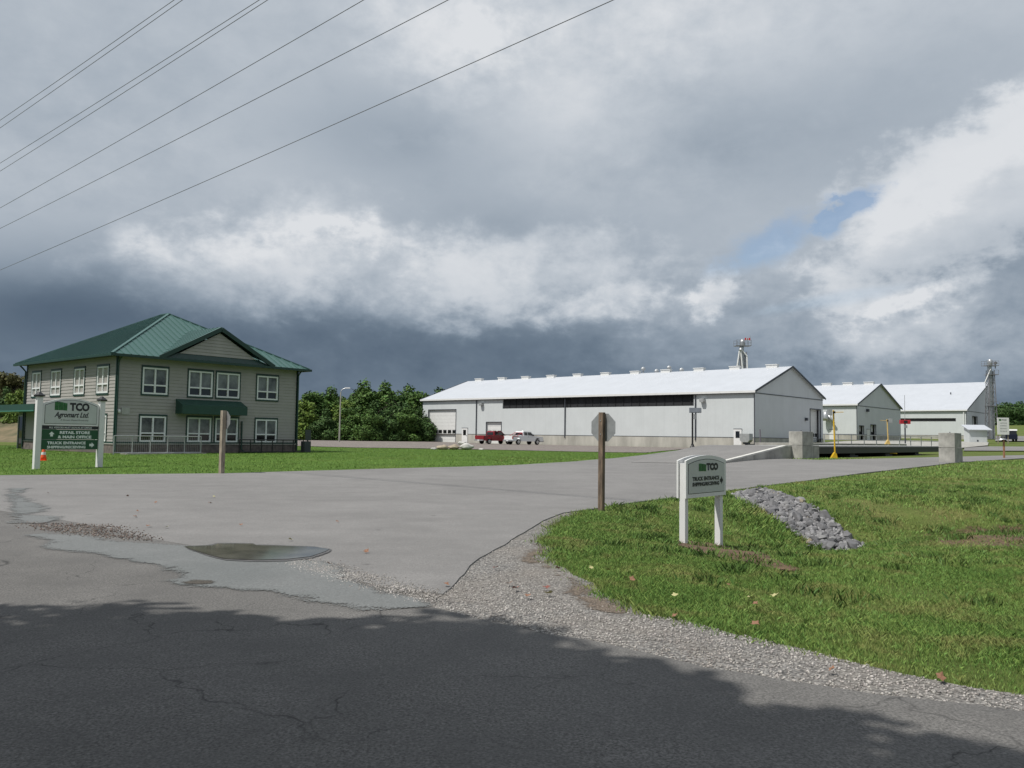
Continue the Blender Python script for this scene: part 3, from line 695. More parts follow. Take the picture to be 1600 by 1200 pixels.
# left entrance canopy and door
cz = HF.plane('x', -1.2, 20, 643); cz1 = HF.plane('x', -1.2, 20, 632)
cy0 = HF.plane('x', -1.2, 53, 638)[1]
cn = MB(); cn.box(-1.2, 3.2, cy0, cy0+9, cz[2]+.06, cz1[2]); cn.build('entrance_canopy', m_cardb, house)
ce = MB(); ce.box(-1.24, 3.2, cy0-.03, cy0+9, cz[2], cz[2]+.058); ce.build('canopy_edge', mat('teal flashing', (.05, .2, .15), .4), house)
q0 = HF.plane('x', -.04, 41, 690); q1 = HF.plane('x', -.04, 52, 650)
nb = MB(); nb.box(0.3, 3.0, HD, HD+1.9, .2, cz[2]); nb.build('entrance_porch', m_side, house)
dr = MB(); dr.box(.24, .29, HD+.25, HD+1.7, .3, 2.45); dd = dr.build('entrance_door', m_glassd, house)
dr = MB(); dr.box(.2, .3, HD+.15, HD+.25, .3, 2.5); dr.box(.2, .3, HD+1.7, HD+1.8, .3, 2.5); dr.box(.2, .3, HD+.93, HD+1.0, .3, 2.45); dr.box(.2, .3, HD+.25, HD+1.7, 2.45, 2.55); dr.build('frame', m_pipe, dd)
cp = MB(); cp.box(-1.1, -.95, cy0+8.6, cy0+8.75, .2, cz[2]); cp.build('canopy_post', m_green, house)

# ramp railing in front of the office
def P_at(fr, x, y): return (fr.o[0]+x*fr.c-y*fr.s, fr.o[1]+x*fr.s+y*fr.c)
def railing(name, label, x0, x1, y, mtl, zt, n, panel=None):
    bx = P_at(HF, x0, y); z0 = h(*bx)
    r = thing(name, label, 'railing', (bx[0], bx[1], z0), HR)
    L = x1-x0
    rr = MB()
    for zr in (zt, .12): rr.tube([(0, 0, zr), (L, 0, zr)], .03, 6)
    rr.build('rail', mtl, r)
    for k in range(n+1):
        p = MB(); p.tube([(L*k/n, 0, -.1), (L*k/n, 0, zt)], .032, 6); p.build('post', mtl, r)
    if panel:
        b = MB(); s = 0
        while s < L: b.beam((s, 0, .12), (s, 0, zt-.03), .006, .006); s += .11
        b.build('picket', mtl, r)
    return r
ra_ = HF.plane('y', -1.7, 178, 690)[0]; rb_ = HF.plane('y', -1.7, 314, 690)[0]
railing('ramp_railing', 'pale grey pipe railing along the ramp left of the lower office windows', ra_, rb_, -1.7, m_pipe, 1.02, 5, True)
rc_ = HF.plane('y', -1.2, 374, 695)[0]; rd_ = HF.plane('y', -1.2, 474, 695)[0]
railing('dark_railing', 'thin black railing along the stone base at the right end of the office', rc_, rd_, -1.2, m_black, .85, 6, True)
kb = MB(); b0 = P_at(HF, ra_, -1.85)
kr = thing('ramp_kerb', 'long pale concrete kerb under the grey ramp railing by the office', 'kerb', (b0[0], b0[1], h(*b0)), HR)
kb.box(0.6, rb_-ra_+.2, -.12, .7, -.2, .1); kb.build('kerb_slab', m_conc, kr)
# utility box and fence panel at the right corner of the office
b0 = P_at(HF, HL+.55, -.35); bb = thing('utility_box', 'dark grey utility cabinet at the right corner of the office', 'cabinet', (b0[0], b0[1], h(*b0)), HR)
k = MB(); k.box(-.25, .25, -.2, .2, .0, .75); k.build('cabinet_body', mat('cabinet dark', (.05, .06, .06), .6), bb, bevel=.01); k = MB(); k.box(-.22, .22, -.22, -.2, .8, 1.5); k.box(-.04, .04, -.2, -.15, .7, 1.5); k.build('panel', mat('cabinet dark', (.05, .06, .06)), bb)

# ------------------------------------------------------------------ barns
def wall_grid(mb, a0, a1, z0, z1, holes, P, dep=.25):
    xs = sorted({a0, a1} | {v for r in holes for v in r[:2]}); zs = sorted({z0, z1} | {v for r in holes for v in r[2:4]})
    for i in range(len(xs)-1):
        for j in range(len(zs)-1):
            cx, cz = (xs[i]+xs[i+1])/2, (zs[j]+zs[j+1])/2
            if any(r[0] < cx < r[1] and r[2] < cz < r[3] for r in holes): continue
            mb.add([P(xs[i], 0, zs[j]), P(xs[i+1], 0, zs[j]), P(xs[i+1], 0, zs[j+1]), P(xs[i], 0, zs[j+1])], [(0, 1, 2, 3)])
    for (a, b, c, d) in [r[:4] for r in holes]:
        mb.add([P(a, 0, c), P(a, dep, c), P(a, dep, d), P(a, 0, d)], [(0, 1, 2, 3)]); mb.add([P(b, 0, c), P(b, dep, c), P(b, dep, d), P(b, 0, d)], [(0, 1, 2, 3)])
        mb.add([P(a, 0, d), P(a, dep, d), P(b, dep, d), P(b, 0, d)], [(0, 1, 2, 3)])
def barn_shell(name, label, O, rz, L, D, zb, zw, ze, zr, fholes=(), gholes=(), mono=False):
    t = thing(name, label, 'building', O, rz)
    PF = lambda a, i_, z: (a, i_, z); PG = lambda a, i_, z: (-i_, a, z)
    fh = [tuple(r) for r in fholes]; gh = [tuple(r) for r in gholes]
    up_f = [r for r in fh if r[3] > zw]; 
    WH = ze+.27
    w = MB(); wall_grid(w, -L, 0, zw, WH, [(r[0], r[1], max(r[2], zw), r[3]) for r in fh if r[3] > zw], PF); w.build('front_wall', m_barn, t)
    w = MB(); wall_grid(w, -L, 0, zb-1, zw, [(r[0], r[1], zb, min(r[3], zw)) for r in fh if r[2] < zw], lambda a, i_, z: (a, i_-.04, z))
    wall_grid(w, -.04, D, zb-1, zw, [(r[0], r[1], zb-.9, min(r[3], zw)) for r in gh if r[2] < zw], lambda a, i_, z: (.04-i_, a, z))
    w.add([(-L, -.04, zw), (.04, -.04, zw), (.04, 0, zw), (-L, 0, zw)], [(0, 1, 2, 3)]); w.add([(.04, -.04, zw), (.04, D, zw), (0, D, zw), (0, -.04, zw)], [(0, 1, 2, 3)])
    w.build('concrete_wall', m_wains, t)
    w = MB(); wall_grid(w, 0, D, zw, WH, [(r[0], r[1], max(r[2], zw), r[3]) for r in gh if r[3] > zw], PG)
    apex = D if mono else D/2
    w.add([(0, 0, WH), (0, D, WH), (0, apex, zr)] if not mono else [(0, 0, WH), (0, D, WH), (0, D, zr)], [(0, 1, 2)])
    w.add([(-L, 0, zb), (-L, D, zb), (-L, D, WH), (-L, 0, WH)], [(0, 1, 2, 3)]); w.add([(-L, 0, WH), (-L, D, WH), (-L, apex, zr)], [(0, 1, 2)])
    w.add([(-L, D, zb), (0, D, zb), (0, D, zr if mono else WH), (-L, D, zr if mono else WH)], [(0, 1, 2, 3)])
    w.build('gable_wall', m_barng, t)
    ov = .35; og = .3; sl = (zr-WH)/apex
    r = MB(); z0 = WH-ov*sl+.05; th = .06
    prof = [(-ov, z0), (apex, zr+.05), (D+ov, z0)] if not mono else [(-ov, z0), (D+.1, zr+.05)]
    for i in range(len(prof)-1):
        (y0, za), (y1, zb_) = prof[i], prof[i+1]
        vs = [(-L-og, y0, za), (og, y0, za), (og, y1, zb_), (-L-og, y1, zb_)]
        r.add(vs+[(x, y, z-th) for x, y, z in vs], [(0, 1, 2, 3), (4, 5, 6, 7), (0, 1, 5, 4), (1, 2, 6, 5), (2, 3, 7, 6), (3, 0, 4, 7)])
    roof = r.build('roof', m_roofw, t)
    e = MB(); e.box(-L-og, og, -ov-.03, -ov, z0-.2, z0+.04); e.build('white_fascia', m_white, t)
    e = MB(); e.box(-L-og+.02, og-.02, -ov+.02, -.0, z0-.26, z0-.19)  # dark soffit strip paints the shadow line under the eave
    for x in (-L-og, og):
        for i in range(len(prof)-1):
            (y0, za), (y1, zb_) = prof[i], prof[i+1]; e.beam((x, y0, za-.06), (x, y1, zb_-.06), .05, .24)
    e.beam((.03, 0, ze), (.03, D, ze), .05, .09); e.beam((0.03, -.03, zb-.3), (.03, -.03, ze-.1), .09, .09)
    e.beam((-L, -.045, zw+.02), (.03, -.045, zw+.02), .03, .06); e.beam((.045, 0, zw+.02), (.045, D, zw+.02), .03, .06)
    e.build('trim_and_eave_shadow', m_dark, t)
    return t, roof
def rolldoor(t, r, side, zb, wins=None, dep=.22, slats=True, name='overhead_door'):
    a, b, c, d = r
    P = (lambda x, i_, z: (x, i_, z)) if side == 'f' else (lambda x, i_, z: (-i_, x, z))
    m_ = MB(); m_.add([P(a, dep, c-.3), P(b, dep, c-.3), P(b, dep, d), P(a, dep, d)], [(0, 1, 2, 3)])
    z = c
    while z < d-.1:
        m_.add([P(a, dep-.01, z), P(b, dep-.01, z), P(b, dep-.025, z+.5), P(a, dep-.025, z+.5)], [(0, 1, 2, 3)]); z += .52
    o = m_.build(name, m_white, t)
    fr = MB()
    for (x0, x1, z0, z1) in ((a-.1, a, c, d+.1), (b, b+.1, c, d+.1), (a, b, d, d+.1)):
        vs = [P(x0, -.05, z0), P(x1, -.05, z0), P(x1, -.05, z1), P(x0, -.05, z1), P(x0, .05, z0), P(x1, .05, z0), P(x1, .05, z1), P(x0, .05, z1)]
        fr.add(vs, [(0, 1, 2, 3), (0, 4, 5, 1), (1, 5, 6, 2), (2, 6, 7, 3), (3, 7, 4, 0)])
    fr.build('frame', m_dark, o)
    if wins:
        n, z0, z1 = wins; g = (b-a)/n
        for k in range(n):
            w = MB(); x0 = a+g*(k+.14); x1 = a+g*(k+.86)
            w.add([P(x0, dep-.05, z0), P(x1, dep-.05, z0), P(x1, dep-.05, z1), P(x0, dep-.05, z1)], [(0, 1, 2, 3)]); w.build('window_pane', m_glassd, o)
    return o
def mandoor(t, r, side, win=True):
    a, b, c, d = r
    P = (lambda x, i_, z: (x, i_, z)) if side == 'f' else (lambda x, i_, z: (-i_, x, z))
    def bx(mb, x0, x1, z0, z1, o0, o1):
        vs = [P(*q) for q in ((x0, o0, z0), (x1, o0, z0), (x1, o1, z0), (x0, o1, z0), (x0, o0, z1), (x1, o0, z1), (x1, o1, z1), (x0, o1, z1))]
        mb.add(vs, [(0, 1, 2, 3), (7, 6, 5, 4), (0, 4, 5, 1), (1, 5, 6, 2), (2, 6, 7, 3), (3, 7, 4, 0)])
    m_ = MB(); bx(m_, a, b, c, d, -.11, -.0); o = m_.build('entry_door', m_white, t)
    if win: m_ = MB(); w_ = b-a; bx(m_, a+w_*.25, b-w_*.25, c+(d-c)*.5, d-(d-c)*.12, -.13, -.1); m_.build('window_pane', m_glassd, o)
    m_ = MB(); bx(m_, a-.03, b+.03, d, d+.06, -.13, 0); m_.build('door_head', m_dark, o)
    m_ = MB(); bx(m_, b-.2, b-.1, c+.95, c+1.05, -.17, -.12); m_.build('handle', m_steel, o)
BO, BR = (27.769, 95.49, 0.0), -.721; BF = Frame(BO, BR); BL, BD = 55.7, 20.66
zW, zE_, zR_ = 1.84, 7.0, 10.73
big = rect(BF, 'y', 0, 669.5, 640.5, 712, 690.7); sml = rect(BF, 'y', 0, 760, 660, 783, 694.5)
bigg = (big[0], big[1], .5, big[3]); smlg = (sml[0], sml[1], .45, sml[3])
cur = rect(BF, 'y', 0, 785.5, 624, 1084, 634); cur = (cur[0], cur[1], BF.plane('y', 0, 785.5, 638.5)[2], zE_+.2)
gdr = rect(BF, 'x', 0, 1266, 640, 1282, 699); gdrg = (gdr[0], gdr[1], .8, gdr[3])
barn, broof = barn_shell('long_storage_barn', 'longest pale grey steel barn with bright white roof behind the pickups', BO, BR, BL, BD, .45, zW, zE_, zR_,
    [bigg, smlg, cur], [gdrg])
w0, w1 = BF.plane('y', 0, 690, 676.7)[2], BF.plane('y', 0, 690, 671.7)[2]
rolldoor(barn, bigg, 'f', .5, (6, w0, w1)); rolldoor(barn, smlg, 'f', .45, (3, w0-.05, w1-.05))
g0, g1 = BF.plane('x', 0, 1272, 682.5)[2], BF.plane('x', 0, 1272, 677)[2]
rolldoor(barn, gdrg, 'g', .8, (4, g0, g1), dep=.5)
c_ = MB(); c_.add([(cur[0], .2, cur[2]), (cur[1], .2, cur[2]), (cur[1], .2, cur[3]), (cur[0], .2, cur[3])], [(0, 1, 2, 3)])
x = cur[0]+1.2
while x < cur[1]: c_.box(x-.03, x+.03, .12, .19, cur[2], cur[3]); x += 1.22
c_.build('mesh_curtain', m_mesh, barn)
for r in [(722.3, 669, 731, 690.8), (1147, 670.5, 1159.3, 697.8)]:
    q = rect(BF, 'y', 0, *r); mandoor(barn, q, 'f')
for px, y0, y1 in ((744.5, 627, 680), (883, 622, 684), (1086.5, 617, 688)):
    x = BF.plane('y', -.1, px, y0)[0]; d_ = MB(); d_.tube([(x, -.12, zE_-.1), (x, -.12, BF.plane('y', -.1, px, y1)[2])], .07, 6); d_.build('downspout', m_dark, barn)
for px, py in ((752, 632), (1097.5, 626)):
    q = BF.plane('y', -.2, px, py); l_ = MB(); l_.box(q[0]-.3, q[0]+.3, -.45, -.02, q[2]-.1, q[2]+.25); l_.box(q[0]-.22, q[0]+.22, -.5, -.45, q[2]-.2, q[2]+.15); l_.build('flood_lamp', m_pipe, barn)
q = BF.plane('x', .1, 1259.6, 654.8); l_ = MB(); l_.box(.02, .3, q[1]-.2, q[1]+.2, q[2]-.2, q[2]+.15); l_.build('flood_lamp', m_dark, barn)
for px in (749, 785, 822, 861.5, 903, 946.5, 993, 1041, 1093, 1149, 1207):
    q = BF.plane('y', BD/2, px, 590); v = MB()
    v.box(q[0]-.72, q[0]+.72, BD/2-.3, BD/2+.3, zR_-.15, zR_+.32); v.box(q[0]-.78, q[0]+.78, BD/2-.38, BD/2+.38, zR_+.32, zR_+.4); v.build('ridge_vent', m_white, roof if False else broof)
for px, hh in ((1005, .9), (1045.5, .9), (1026, .5), (1065, .5)):
    q = BF.plane('y', BD/2+1.2, px, 585); v = MB(); v.tube([(q[0], BD/2+1.2, zR_-.6), (q[0], BD/2+1.2, zR_+hh-.3)], .1, 8); v.lathe([(.1, -.3), (.28, -.2), (.33, 0), (.2, .2), (.02, .28)], (q[0], BD/2+1.2, zR_+hh-.1), 10); v.build('turbine_vent', m_steel, broof)

# second barn
def corner(px, Y): return atY(px, 690, Y)
B2x = corner(1339, 135)[0]; B2O = (B2x, 135, 0); F2 = Frame(B2O, BR)
zb2 = F2.plane('y', 0, 1339, 690.5)[2]; ze2 = F2.plane('y', 0, 1339, 633.5)[2]; zw2 = F2.plane('y', 0, 1339, 678.8)[2]
D2 = F2.plane('x', 0, 1407, 640)[1]; zr2 = F2.plane('x', 0, 1376, 600.5)[2]
door2 = [rect(F2, 'x', 0, 1342.5, 665.5, 1349.5, 689), rect(F2, 'x', 0, 1360.5, 664, 1368.5, 689)]
door2 = [(a, b, zb2-.2, d) for a, b, c, d in door2]
barn2, r2 = barn_shell('middle_storage_barn', 'middle grey steel barn with white roof behind the yellow poles', B2O, BR, 42, D2, zb2-.2, zw2, ze2, zr2, [], door2)
for r in door2: rolldoor(barn2, r, 'g', zb2, (2, F2.plane('x', 0, 1346, 678.5)[2], F2.plane('x', 0, 1346, 674)[2]), dep=.5)
mandoor(barn2, rect(F2, 'y', 0, 1296.3, 671.6, 1305.5, 689.3), 'f', False)
mandoor(barn2, rect(F2, 'x', 0, 1354, 671, 1358, 689.3), 'g', False)
q = F2.plane('x', .1, 1355, 641); l_ = MB(); l_.box(.02, .4, q[1]-.25, q[1]+.25, q[2]-.25, q[2]+.2); l_.build('flood_lamp', m_dark, barn2)
for px in (1292, 1325, 1358):
    q = F2.plane('y', D2/2, px, 602); v = MB(); v.box(q[0]-.8, q[0]+.8, D2/2-.3, D2/2+.3, zr2-.15, zr2+.36); v.box(q[0]-.86, q[0]+.86, D2/2-.4, D2/2+.4, zr2+.36, zr2+.45); v.build('ridge_vent', m_white, r2)
q = F2.plane('y', -.8, 1290, 645); k = MB(); k.lathe([(.5, 0), (.55, .4), (.5, 1.2), (.25, 1.5), (.1, 1.6)], (q[0], -.8, q[2]-1.3), 12); k.tube([(q[0]+.3, -.8, q[2]-.2), (q[0]+1.3, -.5, q[2]-1.8)], .2, 8); k.build('exhaust_duct', m_steel, barn2, True)
# third barn
B3x = corner(1510.5, 172)[0]; B3O = (B3x, 172, 0); F3 = Frame(B3O, BR)
zb3 = F3.plane('y', 0, 1510, 687.5)[2]; ze3 = F3.plane('y', 0, 1510, 642)[2]; zw3 = zb3+.9
D3 = F3.plane('x', 0, 1545, 600)[1]; zr3 = F3.plane('x', 0, 1544.5, 597)[2]
strip = rect(F3, 'y', 0, 1395, 653.5, 1493.5, 658.5)
g3 = [rect(F3, 'x', 0, 1519.5, 651, 1527, 675)]
barn3, r3 = barn_shell('far_storage_barn', 'farthest steel barn with one tall white roof slope beside the conveyor tower', B3O, BR, 62, D3, zb3-.3, zw3, ze3, zr3, [strip], g3, mono=True)
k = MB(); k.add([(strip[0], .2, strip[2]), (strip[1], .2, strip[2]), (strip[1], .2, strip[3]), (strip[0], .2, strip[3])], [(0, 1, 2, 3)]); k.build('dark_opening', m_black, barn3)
rolldoor(barn3, g3[0], 'g', zb3, None, dep=.6)
q = F3.plane('y', 0, 1463, 612); k = MB(); k.tube([(q[0], D3*.55, ze3+2), (q[0], D3*.55, ze3+(zr3-ze3)*.55+.6)], .12, 6); k.build('roof_vent', m_dark, r3)
for px, y0 in ((1506, 645), ):
    x = F3.plane('y', -.1, px, y0)[0]; d_ = MB(); d_.tube([(x, -.15, ze3-.1), (x, -.15, zb3)], .09, 6); d_.build('downspout', m_white, barn3)

# elevator towers
def elevator(name, label, px, ytop, ybase, Y, spouts, dome_r, platw, seed, low=None, platd=1.5):
    top = atY(px, ytop, Y); base = atY(px, ybase, Y); s = Y/FPX
    t = thing(name, label, 'conveyor tower', (base[0], Y, base[2])); Ht = top[2]-base[2]
    c_ = MB(); c_.box(-.45, .15, -.35, .35, 0, Ht-1.4); c_.box(.3, .55, -.3, .3, 0, Ht-2.6)
    c_.build('leg_casing', m_steel, t)
    l_ = MB()
    for x, y in ((-.9, -.9), (.9, -.9), (.9, .9), (-.9, .9)): l_.beam((x, y, 0), (x*.6, y*.6, Ht-2.4), .12, .12)
    z = 0; k = 0
    while z < Ht-4:
        f0 = 1-.4*z/(Ht-2.4); f1 = 1-.4*(z+2)/(Ht-2.4)
        for (a, b) in (((-.9, -.9), (.9, -.9)), ((.9, -.9), (.9, .9)), ((-.9, .9), (-.9, -.9)), ((.9, .9), (-.9, .9))):
            l_.beam((a[0]*f0, a[1]*f0, z), (b[0]*f1, b[1]*f1, z+2), .06, .06); l_.beam((a[0]*f0, a[1]*f0, z), (b[0]*f0, b[1]*f0, z), .06, .06)
        z += 2
    l_.build('lattice_frame', mat('dull steel', (.22, .22, .23), .6, .3), t)
    h_ = MB(); h_.lathe([(dome_r*.9, -1.35), (dome_r, -1.2), (dome_r, -.6), (dome_r*.86, -.25), (dome_r*.5, -.05), (.05, 0)], (0, 0, Ht), 14); h_.build('head_dome', m_steel, t, True)
    p_ = MB(); zp = Ht-platd; p_.box(-platw/2, platw/2, -.9, .9, zp, zp+.1)
    for x in np.linspace(-platw/2, platw/2, 5):
        for y in (-.9, .9): p_.beam((x, y, zp), (x, y, zp+1.05), .05, .05)
    for y in (-.9, .9):
        for zz_ in (.55, 1.05): p_.beam((-platw/2, y, zp+zz_), (platw/2, y, zp+zz_), .05, .05)
    p_.build('platform', mat('dull steel', (.22, .22, .23)), t)
    for (dx0, z0, dx1, z1, r_) in spouts:
        q = MB(); q.tube([(dx0, -.7, Ht-z0), (dx1, -.8, Ht-z1)], r_, 8); q.build('spout', m_white, t)
    if low is not None:
        for zz_ in low:
            q = MB(); q.box(-.9, 1.3, -.9, .9, Ht-zz_, Ht-zz_+.1); q.beam((1.25, -.9, Ht-zz_+1), (-.9, -.9, Ht-zz_+1), .05); q.beam((1.25, -.9, Ht-zz_), (1.25, -.9, Ht-zz_+1), .05); q.build('landing', mat('dull steel', (.22, .22, .23)), t)
    return t, Ht
el1, H1 = elevator('grain_elevator', 'slim silver bucket elevator with white spouts rising above the long barn roof', 1160.5, 529.5, 640, 150, [(-.75, 2.3, -1.35, 6.2, .13), (-.5, 2.3, -.15, 6.2, .14), (-.2, 2.2, .6, 3.2, .11), (.6, 3.2, .65, 6.2, .13)], .5, 2.7, 1, platd=1.35)
k = MB(); k.lathe([(.15, -2.5), (.38, -2.2), (.4, -2.0), (.12, -1.6)], (-.5, -.7, H1), 10); k.build('distributor', m_steel, el1, True)
k = MB(); k.tube([(1.4, 0, H1-1.2), (1.4, 0, H1+.6)], .04, 6); k.build('flagpole', m_pipe, el1)
fl = thing('flag', 'small red and white flag on top of the silver bucket elevator', 'flag', (el1.location.x+.9, 150, el1.location.z+H1-.25))
for (x0, x1, mm_) in ((-.65, -.3, m_red), (-.3, .3, m_white), (.3, .65, m_red)):
    k = MB(); n = 6
    vs_ = []; 
    for i in range(n+1):
        x = x0+(x1-x0)*i/n; y = .08*math.sin(x*6); vs_ += [(x, y, 0), (x, y, .6)]
    k.add(vs_, [(2*i, 2*i+2, 2*i+3, 2*i+1) for i in range(n)]); k.build('flag_band', mm_, fl)
fl.scale = (.75, .75, .75)
k = MB(); star = []
for i in range(11):
    a = math.pi/2+2*math.pi*i/11; r_ = .2 if i % 2 == 0 else .11; star.append((r_*math.cos(a), .3+r_*math.sin(a)))
k.prism(star, -.1, -.08); k.build('flag_leaf', m_red, fl)
el2, H2 = elevator('lattice_conveyor_tower', 'tall lattice conveyor tower at the right end of the farthest barn', 1549.5, 561, 686, 176, [(-.3, 2.2, -1.7, 5.2, .1)], .5, 2.7, 2, low=(3.4, 10.0))
k = MB(); k.tube([(1.1, 0, H2-2), (1.1, 0, H2-.5)], .1, 6); k.box(.9, 1.4, -.3, .3, H2-1.1, H2-.6); k.build('motor', mat('dull steel', (.22, .22, .23)), el2)

# ------------------------------------------------------------------ truck scale, ramp and blocks
v2 = np.array([.66, .751]); u2 = np.array([-.751, .66]); VR = math.atan2(.751, .66)
_c = G(1254, 718); SO = np.array([_c[0], _c[1]])+u2*.8+v2*.25
SF = Frame((SO[0], SO[1], 0), VR)   # local x along the scale, local y to its far side
zg = .62
scale_t = thing('truck_scale', 'long low black steel truck scale deck between the concrete block stacks', 'weighbridge', (SO[0], SO[1], 0), VR)
k = MB(); k.box(.0, 29.3, 0.0, 3.4, 1.235, 1.30); k.build('deck', mat('deck concrete', (.3, .3, .29), .85), scale_t)
k = MB()
for y in (0.0, 3.3): k.box(.02, 29.3, y-.04, y+.1, .86, 1.232)
k.box(.02, 29.3, -.08, .0, 1.18, 1.24); k.build('side_beam', m_black, scale_t)
for i in range(4):
    k = MB(); x = 3.0+i*6.8; k.box(x-.45, x+.45, .1, 3.2, .35, .86); k.box(x-.7, x+.7, .0, .5, .3, .72); k.build('support_pier', mat('dark pier', (.04, .04, .04), .8), scale_t)
ramp_t = thing('scale_ramp', 'grey sloping approach ramp with pale concrete curb left of the block stack', 'ramp', (SO[0], SO[1], 0), VR)
k = MB(); L0 = -8.3
def rz_(x): return .5+(1.27-.5)*min(1, (x-L0)/(0-L0-.8))
xs_ = np.linspace(L0, 0, 8)
vs_ = []
def wz(x, y): q = (SO[0]+v2[0]*x+u2[0]*y, SO[1]+v2[1]*x+u2[1]*y); return h(*q)+.05
for x in xs_:
    f_ = (x-L0)/(-L0); f_ = min(1, f_*1.12); vs_ += [(x, y, wz(x, y)*(1-f_)+1.285*f_) for y in (.0, 4.6)]
def rz_(x): f_ = min(1, (x-L0)/(-L0)*1.12); return wz(x, 0)*(1-f_)+1.28*f_
k.add(vs_, [(2*i, 2*i+2, 2*i+3, 2*i+1) for i in range(7)]); n8 = [(x, y+.35, z-.9) for x, y, z in vs_[1::2]]; k.add(vs_[1::2]+n8, [(i, i+1, i+9, i+8) for i in range(7)]); k.build('ramp_surface', m_drive, ramp_t)
k = MB(); k.prism([(L0+.2, .2), (0, .2), (0, rz_(0)), (-.9, rz_(-.9)), (L0+.2, rz_(L0+.2))], -.2, -.01); k.build('curb_wall', m_conc, ramp_t)
k = MB(); k.beam((L0+.2, -.1, rz_(L0+.2)+.03), (-.9, -.1, rz_(-.9)+.03), .22, .07); k.beam((-.9, -.1, rz_(-.9)+.03), (0, -.1, rz_(0)+.03), .22, .07); k.build('curb_cap', mat('pale curb', (.6, .59, .55), .85), ramp_t)
pf = thing('scale_platform', 'pale concrete walkway slab behind the black scale deck', 'platform', (SO[0], SO[1], 0), VR)
k = MB(); k.box(15, 38, 5.0, 9.0, .2, 1.42); k.build('slab', m_conc, pf)
def _sw(a, b): return (SO[0]+v2[0]*a+u2[0]*b, SO[1]+v2[1]*a+u2[1]*b)
sheet('yard_pad', [_sw(16, 8.6), _sw(75, 6), _sw(95, 10), _sw(95, 24), _sw(60, 22), _sw(30, 15)], m_conc, .06, .0008)
# blocks
def block(x, y, z, rz, lx, label):
    t = thing('concrete_block', label, 'concrete block', (x, y, z), rz, 'concrete blocks at the truck scale')
    k = MB(); k.box(0, lx, 0, .74, 0.004, .74)
    o = k.build('block_body', m_concb, t, bevel=.025)
    k = MB(); k.tube([(lx*.5-.08, .37, .735), (lx*.5-.06, .37, .79), (lx*.5+.06, .37, .79), (lx*.5+.08, .37, .735)], .012, 6); k.build('lifting_loop', m_dark, t)
    k = MB(); k.box(lx*.25, lx*.75, .32, .42, .742, .748); k.build('key_groove', mat('groove', (.2, .19, .18), .9), t)
    return t
px0 = G(1254, 718); 
block(px0[0], px0[1], .6, VR, 1.5, 'lower concrete block of the left stack beside the ramp')
block(px0[0], px0[1], 1.345, VR, 1.5, 'upper concrete block of the left stack beside the ramp')
block(px0[0]+v2[0]*1.52, px0[1]+v2[1]*1.52, .6, VR, .78, 'short concrete block behind the left stack beside the yellow pole')
px1 = G(1492.5, 723.5)
zb_ = h(*px1)
block(px1[0], px1[1], zb_, VR, 1.5, 'lower concrete block of the right stack at the lane edge')
block(px1[0], px1[1], zb_+.745, VR+.03, 1.5, 'upper concrete block of the right stack at the lane edge')
# yellow poles
def scale_pole(px, py, Y, zt, label, mtl, side):
    b = atY(px, py, Y); t = thing('intercom_pole', label, 'pole', b, 0, 'scale intercom poles'); hh = zt-b[2]
    k = MB(); k.prism([(-.22, 0), (.16, 0), (.1, .28), (0, .36)], -.12, .12); k.build('foot', m_yellow if mtl is m_yellow else mtl, t)
    k = MB(); k.tube([(.05, 0, .05), (-.02, 0, hh)], .046, 8); k.build('pole_shaft', mtl, t)
    k = MB(); k.tube([(-.02, 0, hh-.12), (.55*-side, 0, hh-.1)], .02, 6); k.build('arm', mtl, t)
    k = MB(); k.box(side*.12-.11+side*.12, side*.12+.11+side*.12, -.12, .12, hh-.3, hh+.05); k.build('speaker_box', m_pipe, t, bevel=.01)
    k = MB(); k.box(-.06, .06, -.09, -.06, hh-.18, hh-.06); k.build('button_panel', m_black, t)
    return t
scale_pole(1303.5, 716.5, 47.6, atY(1304, 641, 47.6)[2], 'bright yellow intercom pole right of the left concrete blocks', m_yellow, -1)
scale_pole(1387, 694, 66, atY(1387, 655, 66)[2], 'shorter faded yellow intercom pole behind the black scale deck', m_tanp, 1)
# yellow skid under deck
b = atY(1390, 709, 58.5); t = thing('yellow_wheel_stop', 'low yellow guard lying under the black scale deck', 'guard', b)
k = MB(); k.prism([(-.4, 0), (.5, 0), (.35, .14), (-.3, .26)], -.15, .15); k.build('guard_body', m_yellow, t, bevel=.01)
# red display pole
b = atY(1414.5, 693, 67); t = thing('scale_signal_pole', 'dark signal pole with red display box and thin antenna behind the scale', 'signal', b); hh = atY(1414, 662, 67)[2]-b[2]
k = MB(); k.tube([(0, 0, 0), (0, 0, hh)], .055, 8); k.build('pole_shaft', m_dark, t)
k = MB(); k.box(-.4, .4, -.12, .12, hh-.02, hh+.3); bx_ = k.build('display_box', m_red, t, bevel=.02)
k = MB(); k.box(-.14, .14, -.14, -.12, hh+.04, hh+.24); k.build('screen', m_black, bx_)
k = MB(); k.tube([(0, 0, hh+.28), (0, 0, hh+2.3)], .018, 6); k.build('antenna', m_pipe, t)
k = MB(); k.box(-.12, .1, -.2, -.05, hh-.35, hh-.12); k.build('junction_box', m_pipe, t)
# pipe rails
b = atY(1288, 694, 64); t = thing('yard_railing', 'thin grey pipe railing in front of the middle and far barns', 'railing', b)
e_ = atY(1500, 694, 80); dx, dy = e_[0]-b[0], e_[1]-b[1]
k = MB()
for z in (.35, .75): k.tube([(0, 0, z), (dx, dy, z)], .03, 6)
k.build('rail', m_pipe, t)
for i in range(13):
    k = MB(); k.tube([(dx*i/12, dy*i/12, -.3), (dx*i/12, dy*i/12, .78)], .035, 6); k.build('post', m_pipe, t)

